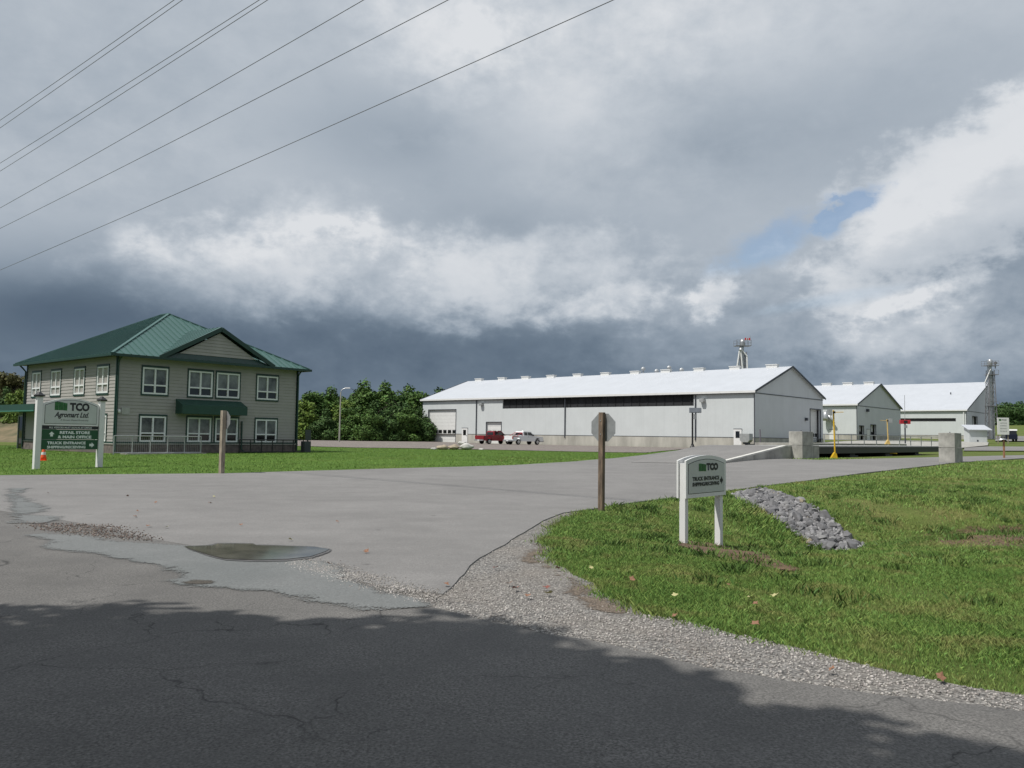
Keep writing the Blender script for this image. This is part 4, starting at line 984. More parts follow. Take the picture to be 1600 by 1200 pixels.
# lamp/board pole beside the long barn
b = G(1082, 702); t = thing('display_pole', 'black pole with wide grey scoreboard box in front of the long barn', 'display pole', (b[0], b[1], h(*b))); sY = b[1]/FPX
hh = (702-638)*sY
k = MB(); k.lathe([(.35, 0), (.32, .15), (.17, .45), (.13, .6)], (0, 0, 0), 10); k.build('base', m_black, t)
k = MB(); k.tube([(0, 0, .5), (0, 0, hh)], .1, 8); k.build('pole_shaft', m_black, t)
k = MB(); k.box(-.35, .95, -.14, .14, hh-.5, hh+.05); bx_ = k.build('display_box', mat('box grey', (.2, .22, .25), .4), t, bevel=.02)
k = MB(); k.box(-.3, .9, -.16, -.14, hh-.44, hh); k.build('screen', mat('screen grey', (.25, .27, .3), .15), bx_)
k = MB(); k.box(.15, .32, -.1, .1, hh-1.2, hh-.65); k.build('signal_head', m_pipe, t)

# plastic tank by the barn door
q = BF.plane('y', -1.2, 1166.5, 694); wx = P_at(BF, q[0], -1.2)
t = thing('storage_tote', 'grey boxy tote on a dark stand beside the right barn door', 'tank', (wx[0], wx[1], q[2]), BR)
k = MB(); k.prism([(-.62, 1.2), (.55, 1.2), (.55, .45), (.35, .2), (-.4, .2), (-.62, .45)], -.45, .45); k.build('tote_body', m_pipe, t, bevel=.03)
k = MB(); k.box(-.3, .3, -.3, .3, 0, .2); k.box(-.15, .15, -.15, .15, -.3, .0); k.build('stand', m_dark, t)
b = P_at(BF, 1.2, -1.0); zz = .8
t = thing('leaning_post', 'thin dark bollard post at the right corner of the long barn', 'post', (b[0], b[1], zz)); k = MB(); k.tube([(0, 0, -.3), (-.06, 0, 2.0)], .07, 6); k.build('post_shaft', mat('purple grey', (.15, .13, .16), .7), t)

# ------------------------------------------------------------------ stop signs
def octagon(r, y0, y1):
    return [(r*math.cos(R(22.5+45*k)), r*math.sin(R(22.5+45*k))) for k in range(8)]
def stop_sign(name, label, base, hpost, rz, post_mat, pw, cz, rad, lean=0):
    t = thing(name, label, 'road sign', (base[0], base[1], h(*base)), rz, 'octagonal road signs on wooden posts')
    if lean: t.rotation_euler = (0, lean, rz)
    k = MB(); k.box(-pw/2, pw/2, -pw/2, pw/2, -.3, hpost); k.build('post', post_mat, t, bevel=.008)
    k = MB(); k.prism([(a, b+cz) for a, b in octagon(rad, 0, 0)], pw/2+.002, pw/2+.006); s = k.build('sign_plate', m_alum, t)
    k = MB(); k.prism([(a*.985, b*.985+cz) for a, b in octagon(rad, 0, 0)], pw/2+.007, pw/2+.009); k.build('sign_face', m_red, s)
    tx = text('STOP', .24*rad/.33, -.24*rad/.33, cz-.1, cz+.1, m_txtw, s, 'lettering', y=pw/2+.011, bold=.02)
    for z in (cz-.15, cz+.15):
        k = MB(); k.lathe([(.012, 0), (.012, .012)], (0, -pw/2-.01, z), 6, 'y'); k.build('bolt', m_steel, s)
    return t
b1 = G(939.5, 798.5)
s1 = b1[1]/FPX
stop_sign('stop_sign', 'back of a grey octagonal stop sign on a dark weathered post in the grass', b1, (798-645)*s1, math.atan2(-.643, .766)+.04, m_wood, .112, (798-668.5)*s1, .335)
b2 = G(346, 741); s2 = b2[1]/FPX
stop_sign('stop_sign', 'octagonal sign seen edge on upon a pale weathered post in front of the office', b2, (741-642)*s2, math.atan2(-.643, .766), m_woodl, .15, (741-657)*s2, .34)

# ------------------------------------------------------------------ near entrance sign
def arch(x0, x1, z0, zs, zc, n=14):
    pts = [(x0, z0), (x1, z0)]
    for i in range(n+1):
        a = i/n; x = x1+(x0-x1)*a; pts.append((x, zs+(zc-zs)*(1-(2*a-1)**2)))
    return pts
def logo(parent, x0, x1, z0, z1, y):
    k = MB(); w = x1-x0; hgt = z1-z0
    k.add([(x0, y, z1), (x0+w*.3, y, z1), (x0+w*.3, y, z0), (x0, y, z0)], [(0, 1, 2, 3)])
    k.add([(x0+w*.31, y, z1-hgt*.0), (x0+w*.66, y, z1-hgt*.06), (x0+w*.66, y, z0+hgt*.0), (x0+w*.31, y, z0)], [(0, 1, 2, 3)])
    k.add([(x0+w*.67, y, z1-hgt*.07), (x1, y, z1-hgt*.16), (x1, y, z0-hgt*.04), (x0+w*.67, y, z0)], [(0, 1, 2, 3)])
    return k.build('logo_mark', m_logo, parent)
nb0 = G(1063, 849.5); NR = R(50)
sg = thing('entrance_sign', 'small white arched truck entrance sign on two posts near the rock pile', 'sign', (nb0[0], nb0[1], h(*nb0)), NR)
NW = 1.62; sN = nb0[1]/FPX
zbt, zsd, zcr = (849.5-781)*sN+.01, (849.5-721.5)*sN, (849.5-711.5)*sN-.02
for x in (.12, NW-.17):
    wx = P_at(Frame((nb0[0], nb0[1], 0), NR), x, 0); dz = h(*wx)-h(*nb0)
    k = MB(); k.box(x-.055, x+.055, -.055, .055, dz-.3, zsd-.05); k.build('post', m_white, sg, bevel=.004)
xa, xb = 0.0+.03, NW-.06
for s, nm in ((-1, 'sign_board'), (1, 'sign_board')):
    y0, y1 = (-.092, -.058) if s < 0 else (.058, .092)
    k = MB(); k.prism(arch(xa, xb, zbt, zsd, zcr), y0, y1); bd = k.build(nm, m_white, sg, bevel=.004)
    yf = y0-.003 if s < 0 else y1+.003
    k = MB(); k.prism(arch(xa+.075, xb-.075, zbt+.07, zsd-.06, zcr-.065), min(yf, yf+.002), max(yf, yf+.002)); k.build('border_line', m_txtk, bd)
    yg = yf-.003 if s < 0 else yf+.004
    k = MB(); k.prism(arch(xa+.084, xb-.084, zbt+.079, zsd-.069, zcr-.075), min(yg, yg+.002), max(yg, yg+.002)); k.build('face_panel', m_signface, bd)
    if s < 0:
        yt = yg-.004; W_ = xb-xa; Hh = zsd-zbt
        def XX(u): return xa+.075+(W_-.15)*u
        def ZZ(v): return zbt+.07+(zcr-zbt-.13)*v
        logo(bd, XX(.27), XX(.47), ZZ(.64), ZZ(.86), yt)
        text('TCO', XX(.48), XX(.81), ZZ(.65), ZZ(.87), m_txtk, bd, 'lettering', yt, bold=.075)
        text('TRUCK ENTRANCE', XX(.10), XX(.84), ZZ(.365), ZZ(.485), m_txtk, bd, 'lettering', yt, bold=.05)
        text('SHIPPING/RECEIVING', XX(.10), XX(.84), ZZ(.21), ZZ(.325), m_txtk, bd, 'lettering', yt, bold=.05)
        k = MB(); a_, b_, c_, d_ = XX(.865), XX(.90), XX(.905), XX(.955)
        k.add([(a_, yt, ZZ(.39)), (a_, yt, ZZ(.29)), (b_, yt, ZZ(.29)), (b_, yt, ZZ(.21)), (d_, yt, ZZ(.34)), (b_, yt, ZZ(.47)), (b_, yt, ZZ(.39))], [(0, 1, 2, 3, 4, 5, 6)]); k.build('arrow', m_txtk, bd)

# ------------------------------------------------------------------ main sign
ml = G(56, 734); 
mlx, mly = ml; MR = .873; _f = Frame((mlx, mly, 0), MR); _w = _f.plane('y', 0, 156, 700)[0]; mrx, mry = mlx+_w*math.cos(MR), mly+_w*math.sin(MR)
MW = math.hypot(mrx-mlx, mry-mly)
ms = thing('business_sign', 'large arched sign with two green panels between white posts on the left lawn', 'sign', (mlx, mly, h(mlx, mly)), MR); sM = mly/FPX
for x, top in ((0, 620), (MW, 623)):
    k = MB(); hh = (734-top)*sM; k.box(x-.1, x+.1, -.1, .1, -.3, hh); p_ = k.build('post', m_white, ms, bevel=.008)
    k = MB(); k.lathe([(.19, 0), (.2, .05), (.14, .09), (.05, .17), (.01, .18)], (x, 0, hh), 4 if False else 12); k.build('post_cap', m_black, p_)
def MX(px): return (px-56)*sM*1.01
def MZ(py): return (734-py)*sM
xl, xr_ = .12, MW-.12
k = MB(); k.prism(arch(xl, xr_, MZ(664.5), MZ(630.5), MZ(621)), -.05, .05); bd = k.build('sign_board', m_white, ms)
k = MB(); k.prism(arch(xl+.07, xr_-.07, MZ(664.5)+.06, MZ(630.5)-.05, MZ(621)-.06), -.055, -.051); k.build('border_line', m_txtk, bd)
k = MB(); k.prism(arch(xl+.085, xr_-.085, MZ(664.5)+.075, MZ(630.5)-.065, MZ(621)-.075), -.06, -.056); k.build('face_panel', m_signface, bd)
WX = lambda u: xl+(xr_-xl)*u
logo(bd, WX(.20), WX(.42), MZ(640.3), MZ(627), -.064)
text('TCO', WX(.465), WX(.82), MZ(641), MZ(627.8), m_txtk, bd, 'lettering', -.064, bold=.055)
text('Agromart Ltd.', WX(.2), WX(.81), MZ(654), MZ(643), m_txtk, bd, 'lettering', -.064, shear=.35, bold=.03)
text('A Grower Owned Partnership', WX(.31), WX(.81), MZ(657.5), MZ(654.6), m_txtk, bd, 'lettering', -.064, shear=.2)
k = MB(); k.box(xl, xr_, -.05, .05, MZ(670.5), MZ(664.8)); bd2 = k.build('notice_strip', m_txtk, ms)
text('ALL VISITORS MUST SIGN-IN AT OFFICE', WX(.12), WX(.88), MZ(669.3), MZ(666.4), m_txtw, bd2, 'lettering', -.054, bold=.01)
k = MB(); k.box(xl, xr_, -.05, .05, MZ(686.5), MZ(671)); bd3 = k.build('green_panel', m_siggreen, ms)
text('RETAIL STORE', WX(.31), WX(.85), MZ(678), MZ(673.3), m_txtw, bd3, 'lettering', -.054, bold=.045)
text('& MAIN OFFICE', WX(.28), WX(.88), MZ(685), MZ(680.3), m_txtw, bd3, 'lettering', -.054, bold=.045)
def arrow(par, cx, cz, s, ang, m_, y):
    k = MB(); pts = [(-.5, -.28), (0, -.28), (0, -.6), (.6, 0), (0, .6), (0, .28), (-.5, .28)]
    c, s_ = math.cos(ang), math.sin(ang)
    k.add([(cx+(a*c-b*s_)*s, y, cz+(a*s_+b*c)*s) for a, b in pts], [tuple(range(7))]); return k.build('arrow', m_, par)
arrow(bd3, WX(.17), MZ(678.5), .17, math.pi/2, m_txtw, -.054)
k = MB(); k.box(xl, xr_, -.05, .05, MZ(702.5), MZ(687)); bd4 = k.build('green_panel', m_siggreen, ms)
text('TRUCK ENTRANCE', WX(.1), WX(.78), MZ(694.5), MZ(690), m_txtw, bd4, 'lettering', -.054, bold=.045)
text('SHIPPING/RECEIVING', WX(.1), WX(.78), MZ(701), MZ(696.7), m_txtw, bd4, 'lettering', -.054, bold=.045)
arrow(bd4, WX(.89), MZ(695.5), .17, 0, m_txtw, -.054)
# traffic cone
cb = G(67.5, 720.3); t = thing('traffic_cone', 'small orange traffic cone behind the large business sign', 'cone', (cb[0], cb[1], h(*cb)))
k = MB(); k.lathe([(.14, .03), (.11, .2), (.075, .42), (.03, .62), (.02, .63)], (0, 0, 0), 14); k.build('cone_body', m_cone, t, True)
k = MB(); k.box(-.19, .19, -.19, .19, 0, .035); k.build('cone_base', m_cone, t, bevel=.01)
k = MB(); k.lathe([(.1, .28), (.085, .4)], (0, 0, 0), 14); k.build('reflective_band', m_white, t)

# ------------------------------------------------------------------ pickups
def pickup(paint, label, loc, rz, extras):
    t = thing('pickup_truck', label, 'pickup', loc, rz, 'pickups parked by the long barn')
    Lh, Wd = 3.0, .98
    def arc(cx, r, z, n=8, rev=False):
        a = [(cx+r*math.cos(math.pi*i/n), z+r*math.sin(math.pi*i/n)) for i in range(n+1)]
        return a[::-1] if not rev else a
    low = [(-3.0, .55)] + [(x, z) for x, z in arc(-1.85, .5, .5)] + [(x, z) for x, z in arc(1.9, .5, .5)] + [(3.0, .5), (3.05, .85), (2.95, 1.15), (1.35, 1.28), (-3.0, 1.28)]
    k = MB(); k.prism(low, -Wd, -Wd+.12); k.prism(low, Wd-.12, Wd)
    k.box(-2.98, 2.9, -Wd+.12, Wd-.12, .55, .82); k.add([(1.35, -Wd+.1, 1.275), (2.95, -Wd+.1, 1.145), (2.95, Wd-.1, 1.145), (1.35, Wd-.1, 1.275)], [(0, 1, 2, 3)])
    k.box(2.85, 3.03, -Wd+.12, Wd-.12, .55, 1.14); k.box(-.95, 1.4, -Wd+.12, Wd-.12, .8, 1.27)
    k.build('body', paint, t)
    k = MB(); k.box(-3.02, -2.93, -Wd+.12, Wd-.12, .72, 1.27); k.build('tailgate', paint, t)
    cab = [(-.95, 1.27), (1.35, 1.27), (.65, 1.9), (-.75, 1.95), (-.9, 1.8)]
    k = MB(); n = len(cab)
    ins = .12
    vs_ = [(a, -Wd+.03+(ins if b > 1.5 else 0), b) for a, b in cab]+[(a, Wd-.03-(ins if b > 1.5 else 0), b) for a, b in cab]
    k.add(vs_, [tuple(range(n)), tuple(range(2*n-1, n-1, -1))]+[(i, i+n, (i+1) % n+n, (i+1) % n) for i in range(n)]); k.build('cab', paint, t)
    k = MB()
    for s in (-1, 1):
        def Yz(z): return s*(Wd-.03-ins*(z-1.27)/.6+.02)
        for q in ([(-.75, 1.36), (-.1, 1.36), (-.1, 1.8), (-.7, 1.8)], [(0, 1.36), (1.05, 1.36), (.6, 1.8), (0, 1.8)]):
            k.add([(a, Yz(b), b) for a, b in q], [(0, 1, 2, 3)])
    k.add([(1.29, -.75, 1.36), (1.29, .75, 1.36), (.72, .7, 1.86), (.72, -.7, 1.86)], [(0, 1, 2, 3)])
    k.add([(-.985, -.72, 1.38), (-.985, .72, 1.38), (-.93, .66, 1.78), (-.93, -.66, 1.78)], [(0, 1, 2, 3)])
    k.build('window_glass', m_glassd, t)
    for x in (-1.85, 1.9):
        for s in (-1, 1):
            k = MB(); y0, y1 = (s*(Wd-.26), s*(Wd+.0)); a_, b_ = min(y0, y1), max(y0, y1)
            k.lathe([(.3, a_), (.39, a_+.02), (.4, a_+.12), (.39, b_-.02), (.3, b_)], (x, 0, .4), 18, 'y'); ty = k.build('wheel', m_tyre, t, True)
            k = MB(); yo = s*(Wd+.005); k.lathe([(.24, yo-.02), (.24, yo), (.08, yo+.012*s)] if s > 0 else [(.24, yo+.02), (.24, yo), (.08, yo-.012)], (x, 0, .4), 14, 'y'); k.build('rim', m_steel, ty)
    k = MB(); k.box(-3.2, -3.0, -Wd+.03, Wd-.03, .48, .68); k.build('bumper', m_steel, t, bevel=.02); k = MB(); k.box(3.04, 3.18, -Wd+.03, Wd-.03, .42, .66); k.build('bumper', m_steel, t, bevel=.02)
    for s in (-1, 1):
        k = MB(); k.box(-3.04, -2.9, s*Wd-.1 if s > 0 else s*Wd-.015, s*Wd+.015 if s > 0 else s*Wd+.1, .82, 1.2); k.build('tail_light', mat('tail red', (.3, .01, .015), .25), t)
        k = MB(); k.box(2.98, 3.06, s*(Wd-.2)-.13, s*(Wd-.2)+.13, .88, 1.08); k.build('headlight', m_whitev, t)
        k = MB(); k.box(.75, .95, s*(Wd+.14)-.1, s*(Wd+.14)+.1, 1.3, 1.5); k.build('mirror', m_black, t)
        k = MB(); k.box(.0, .18, s*Wd-.01, s*Wd+.02 if s > 0 else s*Wd+.01, 1.12, 1.16) if s > 0 else k.box(.0, .18, s*Wd-.02, s*Wd+.01, 1.12, 1.16); k.build('door_handle', m_black, t)
    k = MB(); k.box(-3.03, -3.025, -.25, .25, .76, .9) if False else k.box(-3.21, -3.2, -.2, .2, .5, .64); k.build('licence_plate', m_whitev, t)
    if extras:
        k = MB()
        for y in (-.8, .8): k.tube([(-1.0, y, 1.27), (-1.0, y, 1.75), (-2.0, y, 1.3)], .035, 6)
        k.tube([(-1.0, -.8, 1.75), (-1.0, .8, 1.75)], .035, 6); k.build('bed_rack', m_red, t)
        k = MB(); k.box(-2.9, -1.9, -Wd-.012, -Wd-.002, 1.16, 1.24); k.build('side_stripe', m_red, t)
        k = MB(); k.lathe([(.12, 0), (.14, .06), (.08, .14), (.02, .16)], (-.2, 0, 1.92), 10); k.build('beacon', m_whitev, t)
    return t
def _sc(t, s): t.scale = (s, s, s); return t
m_trw = mat('white truck paint', (.72, .73, .74), .25, var=.02, coat=.5); m_trr = mat('dark red truck paint', (.2, .008, .015), .3, var=.05, coat=.3)
def tp(px, Y): q = atY(px, 697, Y); return (q[0], Y, h(q[0], Y)+.1)
_sc(pickup(m_trw, 'white pickup with red bed rack parked right of the red one', tp(818, 110), math.atan2(.75, .66)-.12, True), .9)
_sc(pickup(m_trr, 'dark red pickup parked left of the white one', tp(773, 113), math.atan2(.75, .66)-.12, False), .9)
# sack pile
sp_ = G(712, 703.5)
m_sackw = mat('pale sack', (.48, .47, .44), .8, var=.15, vscale=4); m_sackt = mat('tan sack', (.38, .32, .24), .8, var=.2, vscale=4)
for i, (dx, dy, dz, s, mt, lab) in enumerate([(-1.0, 0, 0, .62, m_sackt, 'tan sack at the left end of the pile on the lawn edge'), (-.15, .2, .05, .6, m_sackt, 'cream sack in the middle of the pile on the lawn edge'), (.85, 0, .05, .75, m_sackw, 'largest white sack of the pile on the lawn edge'),
        (.4, .3, .42, .42, m_sackw, 'small white sack on top of the pile at the lawn edge'), (2.0, -.2, 0, .28, m_sackw, 'small pale lump right of the sack pile on the lawn edge'), (-1.7, -.3, 0, .3, m_sackw, 'small pale lump left of the sack pile on the lawn edge')]):
    t = thing('sack', lab, 'sack', (sp_[0]+dx, sp_[1]+dy, h(sp_[0]+dx, sp_[1]+dy)+dz), random.uniform(-.4, .4), 'sacks dumped on the lawn edge')
    bm = bmesh.new(); bmesh.ops.create_icosphere(bm, subdivisions=3, radius=1)
    for v in bm.verts:
        c = v.co; nn = math.sin(c.x*5+i)*.08+math.sin(c.y*7+c.z*4+i*2)*.07
        s_k = s*.72; f_ = (1+nn)*.72; v.co = Vector((c.x*s*1.05*f_, c.y*s*.7*f_, max(-.02, (c.z*.5*(1-.25*abs(c.x))+.42)*s*f_)))
    me = bpy.data.meshes.new('sack_body'); bm.to_mesh(me); bm.free(); me.materials.append(mt)
    for p in me.polygons: p.use_smooth = True
    o = bpy.data.objects.new('sack_body', me); col.objects.link(o); o.parent = t

# street lamp left of the barn
b = G(530, 691.5); sL = b[1]/FPX; t = thing('street_lamp', 'tall pale street lamp with curved arm in front of the trees', 'street lamp', (b[0], b[1], h(*b))); hh = (691-612)*sL
k = MB(); k.tube([(0, 0, 0), (.03, 0, hh)], [.11, .08], 8); k.build('pole_shaft', m_tanp if False else mat('pale pole', (.33, .33, .28), .6), t)
k = MB(); k.tube([(.03, 0, hh-.1), (.1, 0, hh+.2), (.35, 0, hh+.42), (.7, 0, hh+.52)], .05, 6); k.build('arm', m_pipe, t)
k = MB(); k.box(.6, 1.25, -.12, .12, hh+.45, hh+.6); k.build('lamp_head', m_whitev, t, bevel=.03)

# shed, board, dark truck, stake
b = atY(1515, 693, 120); t = thing('small_shed', 'small white shed with pale sloping roof in front of the far barn', 'shed', (b[0], b[1], h(b[0], b[1])-.05), R(-3)); s_ = 120/FPX
W1, Z1 = 27*s_, 21*s_
k = MB(); k.box(0, W1, 0, 1.6, 0, Z1); k.box(W1-.01, W1, 1.6, 1.6, 0, Z1); wl = k.build('wall', m_barn, t)
k = MB(); k.prism([(-.35, Z1-.02), (1.9, Z1+.72), (1.9, Z1+.8), (-.35, Z1+.08)], -.3, W1+.55, 'yz'); k.build('roof', m_roofw, t)
k = MB(); k.prism([(0, Z1), (1.6, Z1), (1.6, Z1+.6)], 0, W1, 'yz'); k.build('gable', m_barng, t)
k = MB(); k.box(W1*.42, W1*.5, -.03, 0, .3, .55); k.build('vent', m_dark, t)
k = MB(); k.box(W1, W1+.03, .4, 1.2, .1, 1.7); k.build('door', m_pipe, t)
b = atY(1559, 679, 118); t = thing('notice_board', 'tall white notice board with rows of text at the far right', 'sign', (b[0], b[1], b[2]), R(4)); s_ = 118/FPX; Wb, Hb = 18.5*s_, 26.5*s_
k = MB(); k.box(0, Wb, -.05, .05, 0, Hb); bd = k.build('sign_board', m_white, t)
for x in (.1, Wb-.1): k = MB(); k.box(x-.05, x+.05, .05, .13, -1.6, Hb-.05); k.build('post', m_woodl, t)
logo(bd, .18, .55, Hb-.45, Hb-.2, -.056)
text('TCO', .62, 1.3, Hb-.45, Hb-.22, m_txtk, bd, 'lettering', -.056, bold=.03)
for i, s in enumerate(('OFFICE', 'SHIPPING', 'RECEIVING', 'SCALE')): text(s, .35, Wb-.35, Hb-.85-i*.38, Hb-.7-i*.38, m_txtk, bd, 'lettering', -.056)
b = atY(1577, 690, 126); t = thing('work_vehicle', 'dark utility vehicle with white roof parked beside the notice board', 'vehicle', (b[0], b[1], b[2]), R(70))
pr = [(-1.6, .35), (1.6, .35), (1.65, .95), (.7, 1.1), (-1.6, 1.1)]
k = MB(); k.prism(pr, -.8, .8); k.build('body', mat('navy paint', (.01, .012, .03), .3), t, bevel=.03)
k = MB(); k.prism([(-1.5, 1.1), (.6, 1.1), (.2, 1.62), (-1.45, 1.62)], -.72, .72); k.build('window_glass', m_glassd, t)
k = MB(); k.prism([(-1.6, 1.62), (.35, 1.62), (.25, 1.85), (-1.5, 1.85)], -.78, .78); k.build('roof', m_white, t, bevel=.03)
for x in (-1.0, 1.0):
    for s in (-1, 1): k = MB(); k.lathe([(.34, s*.7-.1), (.35, s*.7), (.34, s*.7+.1)], (x, 0, .35), 14, 'y'); k.build('wheel', m_tyre, t)
b = G(1569, 716.5); sT = b[1]/FPX; t = thing('wooden_stake', 'thin orange brown stake with pale cap at the lane edge on the right', 'stake', (b[0], b[1], h(*b)))
k = MB(); k.box(-.045, .045, -.045, .045, -.2, 29*sT); k.build('stake_shaft', mat('orange wood', (.33, .17, .09), .8, var=.2), t)
k = MB(); k.lathe([(.05, 0), (.26, .02), (.24, .06), (.04, .1)], (-.1, 0, 29*sT), 12); k.build('cap', m_steel, t)

# ------------------------------------------------------------------ overhead cables
dirc = np.array([-.755, .656])
for i, (xt, yl, ht, lab) in enumerate([(272, 188, 13.0, 'thin dark overhead cable, topmost of those crossing the upper left sky'), (285, 200, 12.7, 'overhead cable running just below the topmost one in the upper left sky'),
        (405, 255, 12.2, 'overhead cable, upper one of the close middle pair crossing the sky'), (418, 267.5, 12.0, 'overhead cable, lower one of the close middle pair crossing the sky'),
        (568, 325, 11.2, 'overhead cable, third from the bottom of those crossing the sky'), (700, 357, 10.5, 'overhead cable, second from the bottom crossing the sky'), (958, 422, 9.6, 'lowest and longest overhead cable crossing the sky above the office')]):
    d = ray(xt, 0); t_ = (ht-CH)/d[2]; A = d*t_; A[2] += CH
    d2 = ray(0, yl); # intersection in plan
    M_ = np.array([[d2[0], -dirc[0]], [d2[1], -dirc[1]]]); s_, L_ = np.linalg.solve(M_, A[:2]); B = d2*s_; B[2] += CH
    rise = (B[2]-A[2])
    pts = []
    for q in np.linspace(-.6, 1.8, 49):
        p = A+(B-A)*q; sag = .0016*L_*L_*q*(q-1)*.12
        if i == 3: sag *= 1.25
        pts.append((p[0], p[1], p[2]+sag))
    o0 = pts[0]; t = MB(); t.tube(pts, .0085, 6); ob = t.build('overhead_cable', mat('cable grey', (.16, .165, .18), .5), None); tag(ob, lab, 'cable', 'overhead cables')

# ------------------------------------------------------------------ trees
def leaf_mesh(name, blobs, n, size, m_, seed, flat=.9):
    r_ = np.random.default_rng(seed); B = np.array(blobs); w = (B[:, 3]*B[:, 4]*B[:, 5])**(2/3); w /= w.sum()
    idx = r_.choice(len(B), n, p=w); d = r_.normal(size=(n, 3)); d /= np.linalg.norm(d, axis=1)[:, None]
    rad = 1-np.abs(r_.normal(0, .16, n)); rad *= 1+.12*np.sin(d[:, 0]*6+idx)+.12*np.sin(d[:, 1]*7+idx*2+d[:, 2]*5)
    c = B[idx, :3]+d*rad[:, None]*B[idx, 3:6]
    nrm = d+r_.normal(0, .55, (n, 3)); nrm /= np.linalg.norm(nrm, axis=1)[:, None]
    a = np.cross(nrm, r_.normal(size=(n, 3))); a /= np.linalg.norm(a, axis=1)[:, None]; b = np.cross(nrm, a)
    s = size*r_.uniform(.6, 1.4, n)[:, None]
    V = np.stack([c-a*s, c-b*s*.6, c+a*s, c+b*s*.6], 1).reshape(-1, 3)
    me = bpy.data.meshes.new(name); me.vertices.add(4*n); me.vertices.foreach_set('co', V.ravel())
    me.loops.add(4*n); me.loops.foreach_set('vertex_index', np.arange(4*n)); me.polygons.add(n); me.polygons.foreach_set('loop_start', np.arange(n)*4)
    me.update(); me.validate(); me.materials.append(m_); return me
def leafm(name, c, c2, rand=.35):
    M = mat(name, c, .65, var=0, vscale=.5, color2=c2, spec=.2, rand=rand)
    return M
leaf_a = leafm('mid green leaves', (.085, .16, .036), (.052, .105, .025)); leaf_b = leafm('dark green leaves', (.058, .115, .03), (.036, .075, .021))
leaf_c = leafm('yellow green leaves', (.13, .20, .035), (.075, .13, .026)); leaf_d = leafm('olive leaves', (.13, .12, .045), (.07, .08, .03))
m_bark = mat('bark', (.09, .07, .055), .95, var=.4, vscale=3, bump=.5)
def tree_proto(name, seed, mlf, hgt, wid, n, lsize, skirt=True, nb=14):
    r_ = random.Random(seed); blobs = []
    for k in range(nb):
        f_ = r_.random(); z = hgt*(.22+.68*f_) if skirt else hgt*(.42+.5*f_); w_ = wid*(1-.55*max(0, f_-.3))*.62
        a = r_.random()*6.28; rr = w_*r_.random()
        s = wid*r_.uniform(.28, .5)*(1-.35*f_)
        blobs.append((rr*math.cos(a), rr*math.sin(a), z, s, s, s*r_.uniform(.7, 1.0)))
    blobs.append((0, 0, hgt*.5, wid*.55, wid*.55, hgt*.32)); blobs.append((0, 0, hgt*.88, wid*.22, wid*.22, hgt*.14))
    if skirt:
        for k in range(5): a = k*1.256; blobs.append((wid*.5*math.cos(a), wid*.5*math.sin(a), hgt*.13, wid*.38, wid*.38, hgt*.14))
    cm = leaf_mesh('crown', blobs, n, lsize, mlf, seed)
    k = MB(); k.tube([(0, 0, -.3), (.1, 0, hgt*.3), (-.05, .1, hgt*.6), (0, 0, hgt*.85)], [hgt*.03, hgt*.022, hgt*.014, .02], 8)
    for j in range(6):
        a = j*1.05+seed; z = hgt*(.3+.08*j); k.tube([(0, 0, z), (wid*.25*math.cos(a), wid*.25*math.sin(a), z+hgt*.1), (wid*.5*math.cos(a), wid*.5*math.sin(a), z+hgt*.16)], [hgt*.012, hgt*.008, .02], 5)
    return cm, k
PROTO = {}
def tree(kind, name, label, loc, s=1.0, rz=0, group=None, sz=1.0, wide=1.0):
    if kind not in PROTO:
        ml_, hg, wd, n, ls, sk, sd_ = kind
        cm, k = tree_proto('tree', sd_, MATS[ml_], hg, wd, n, ls, sk)
        t = thing(name, label, 'tree', loc, rz, group); k.build('trunk', m_bark, t)
        o = bpy.data.objects.new('crown', cm); col.objects.link(o); o.parent = t; PROTO[kind] = t
    else:
        t = dup(PROTO[kind], loc, rz, label); t.name = name
        if group: t['group'] = group
        elif 'group' in t: del t['group']
    t.scale = (s*wide, s*wide, s*sz); return t
KA = ('mid green leaves', 8.5, 4.0, 9000, .2, True, 3); KB = ('dark green leaves', 8.5, 3.8, 9000, .2, True, 11); KC = ('yellow green leaves', 7.5, 4.0, 9000, .2, True, 23); KD = ('olive leaves', 7.5, 3.8, 8000, .2, True, 31)
KE = ('mid green leaves', 9.3, 3.4, 10000, .19, True, 41)
GB = 'trees and shrubs behind the parking lot'
def ty(px, Y): q = atY(px, 690, Y); return (q[0], Y, h(q[0], Y)-.2)
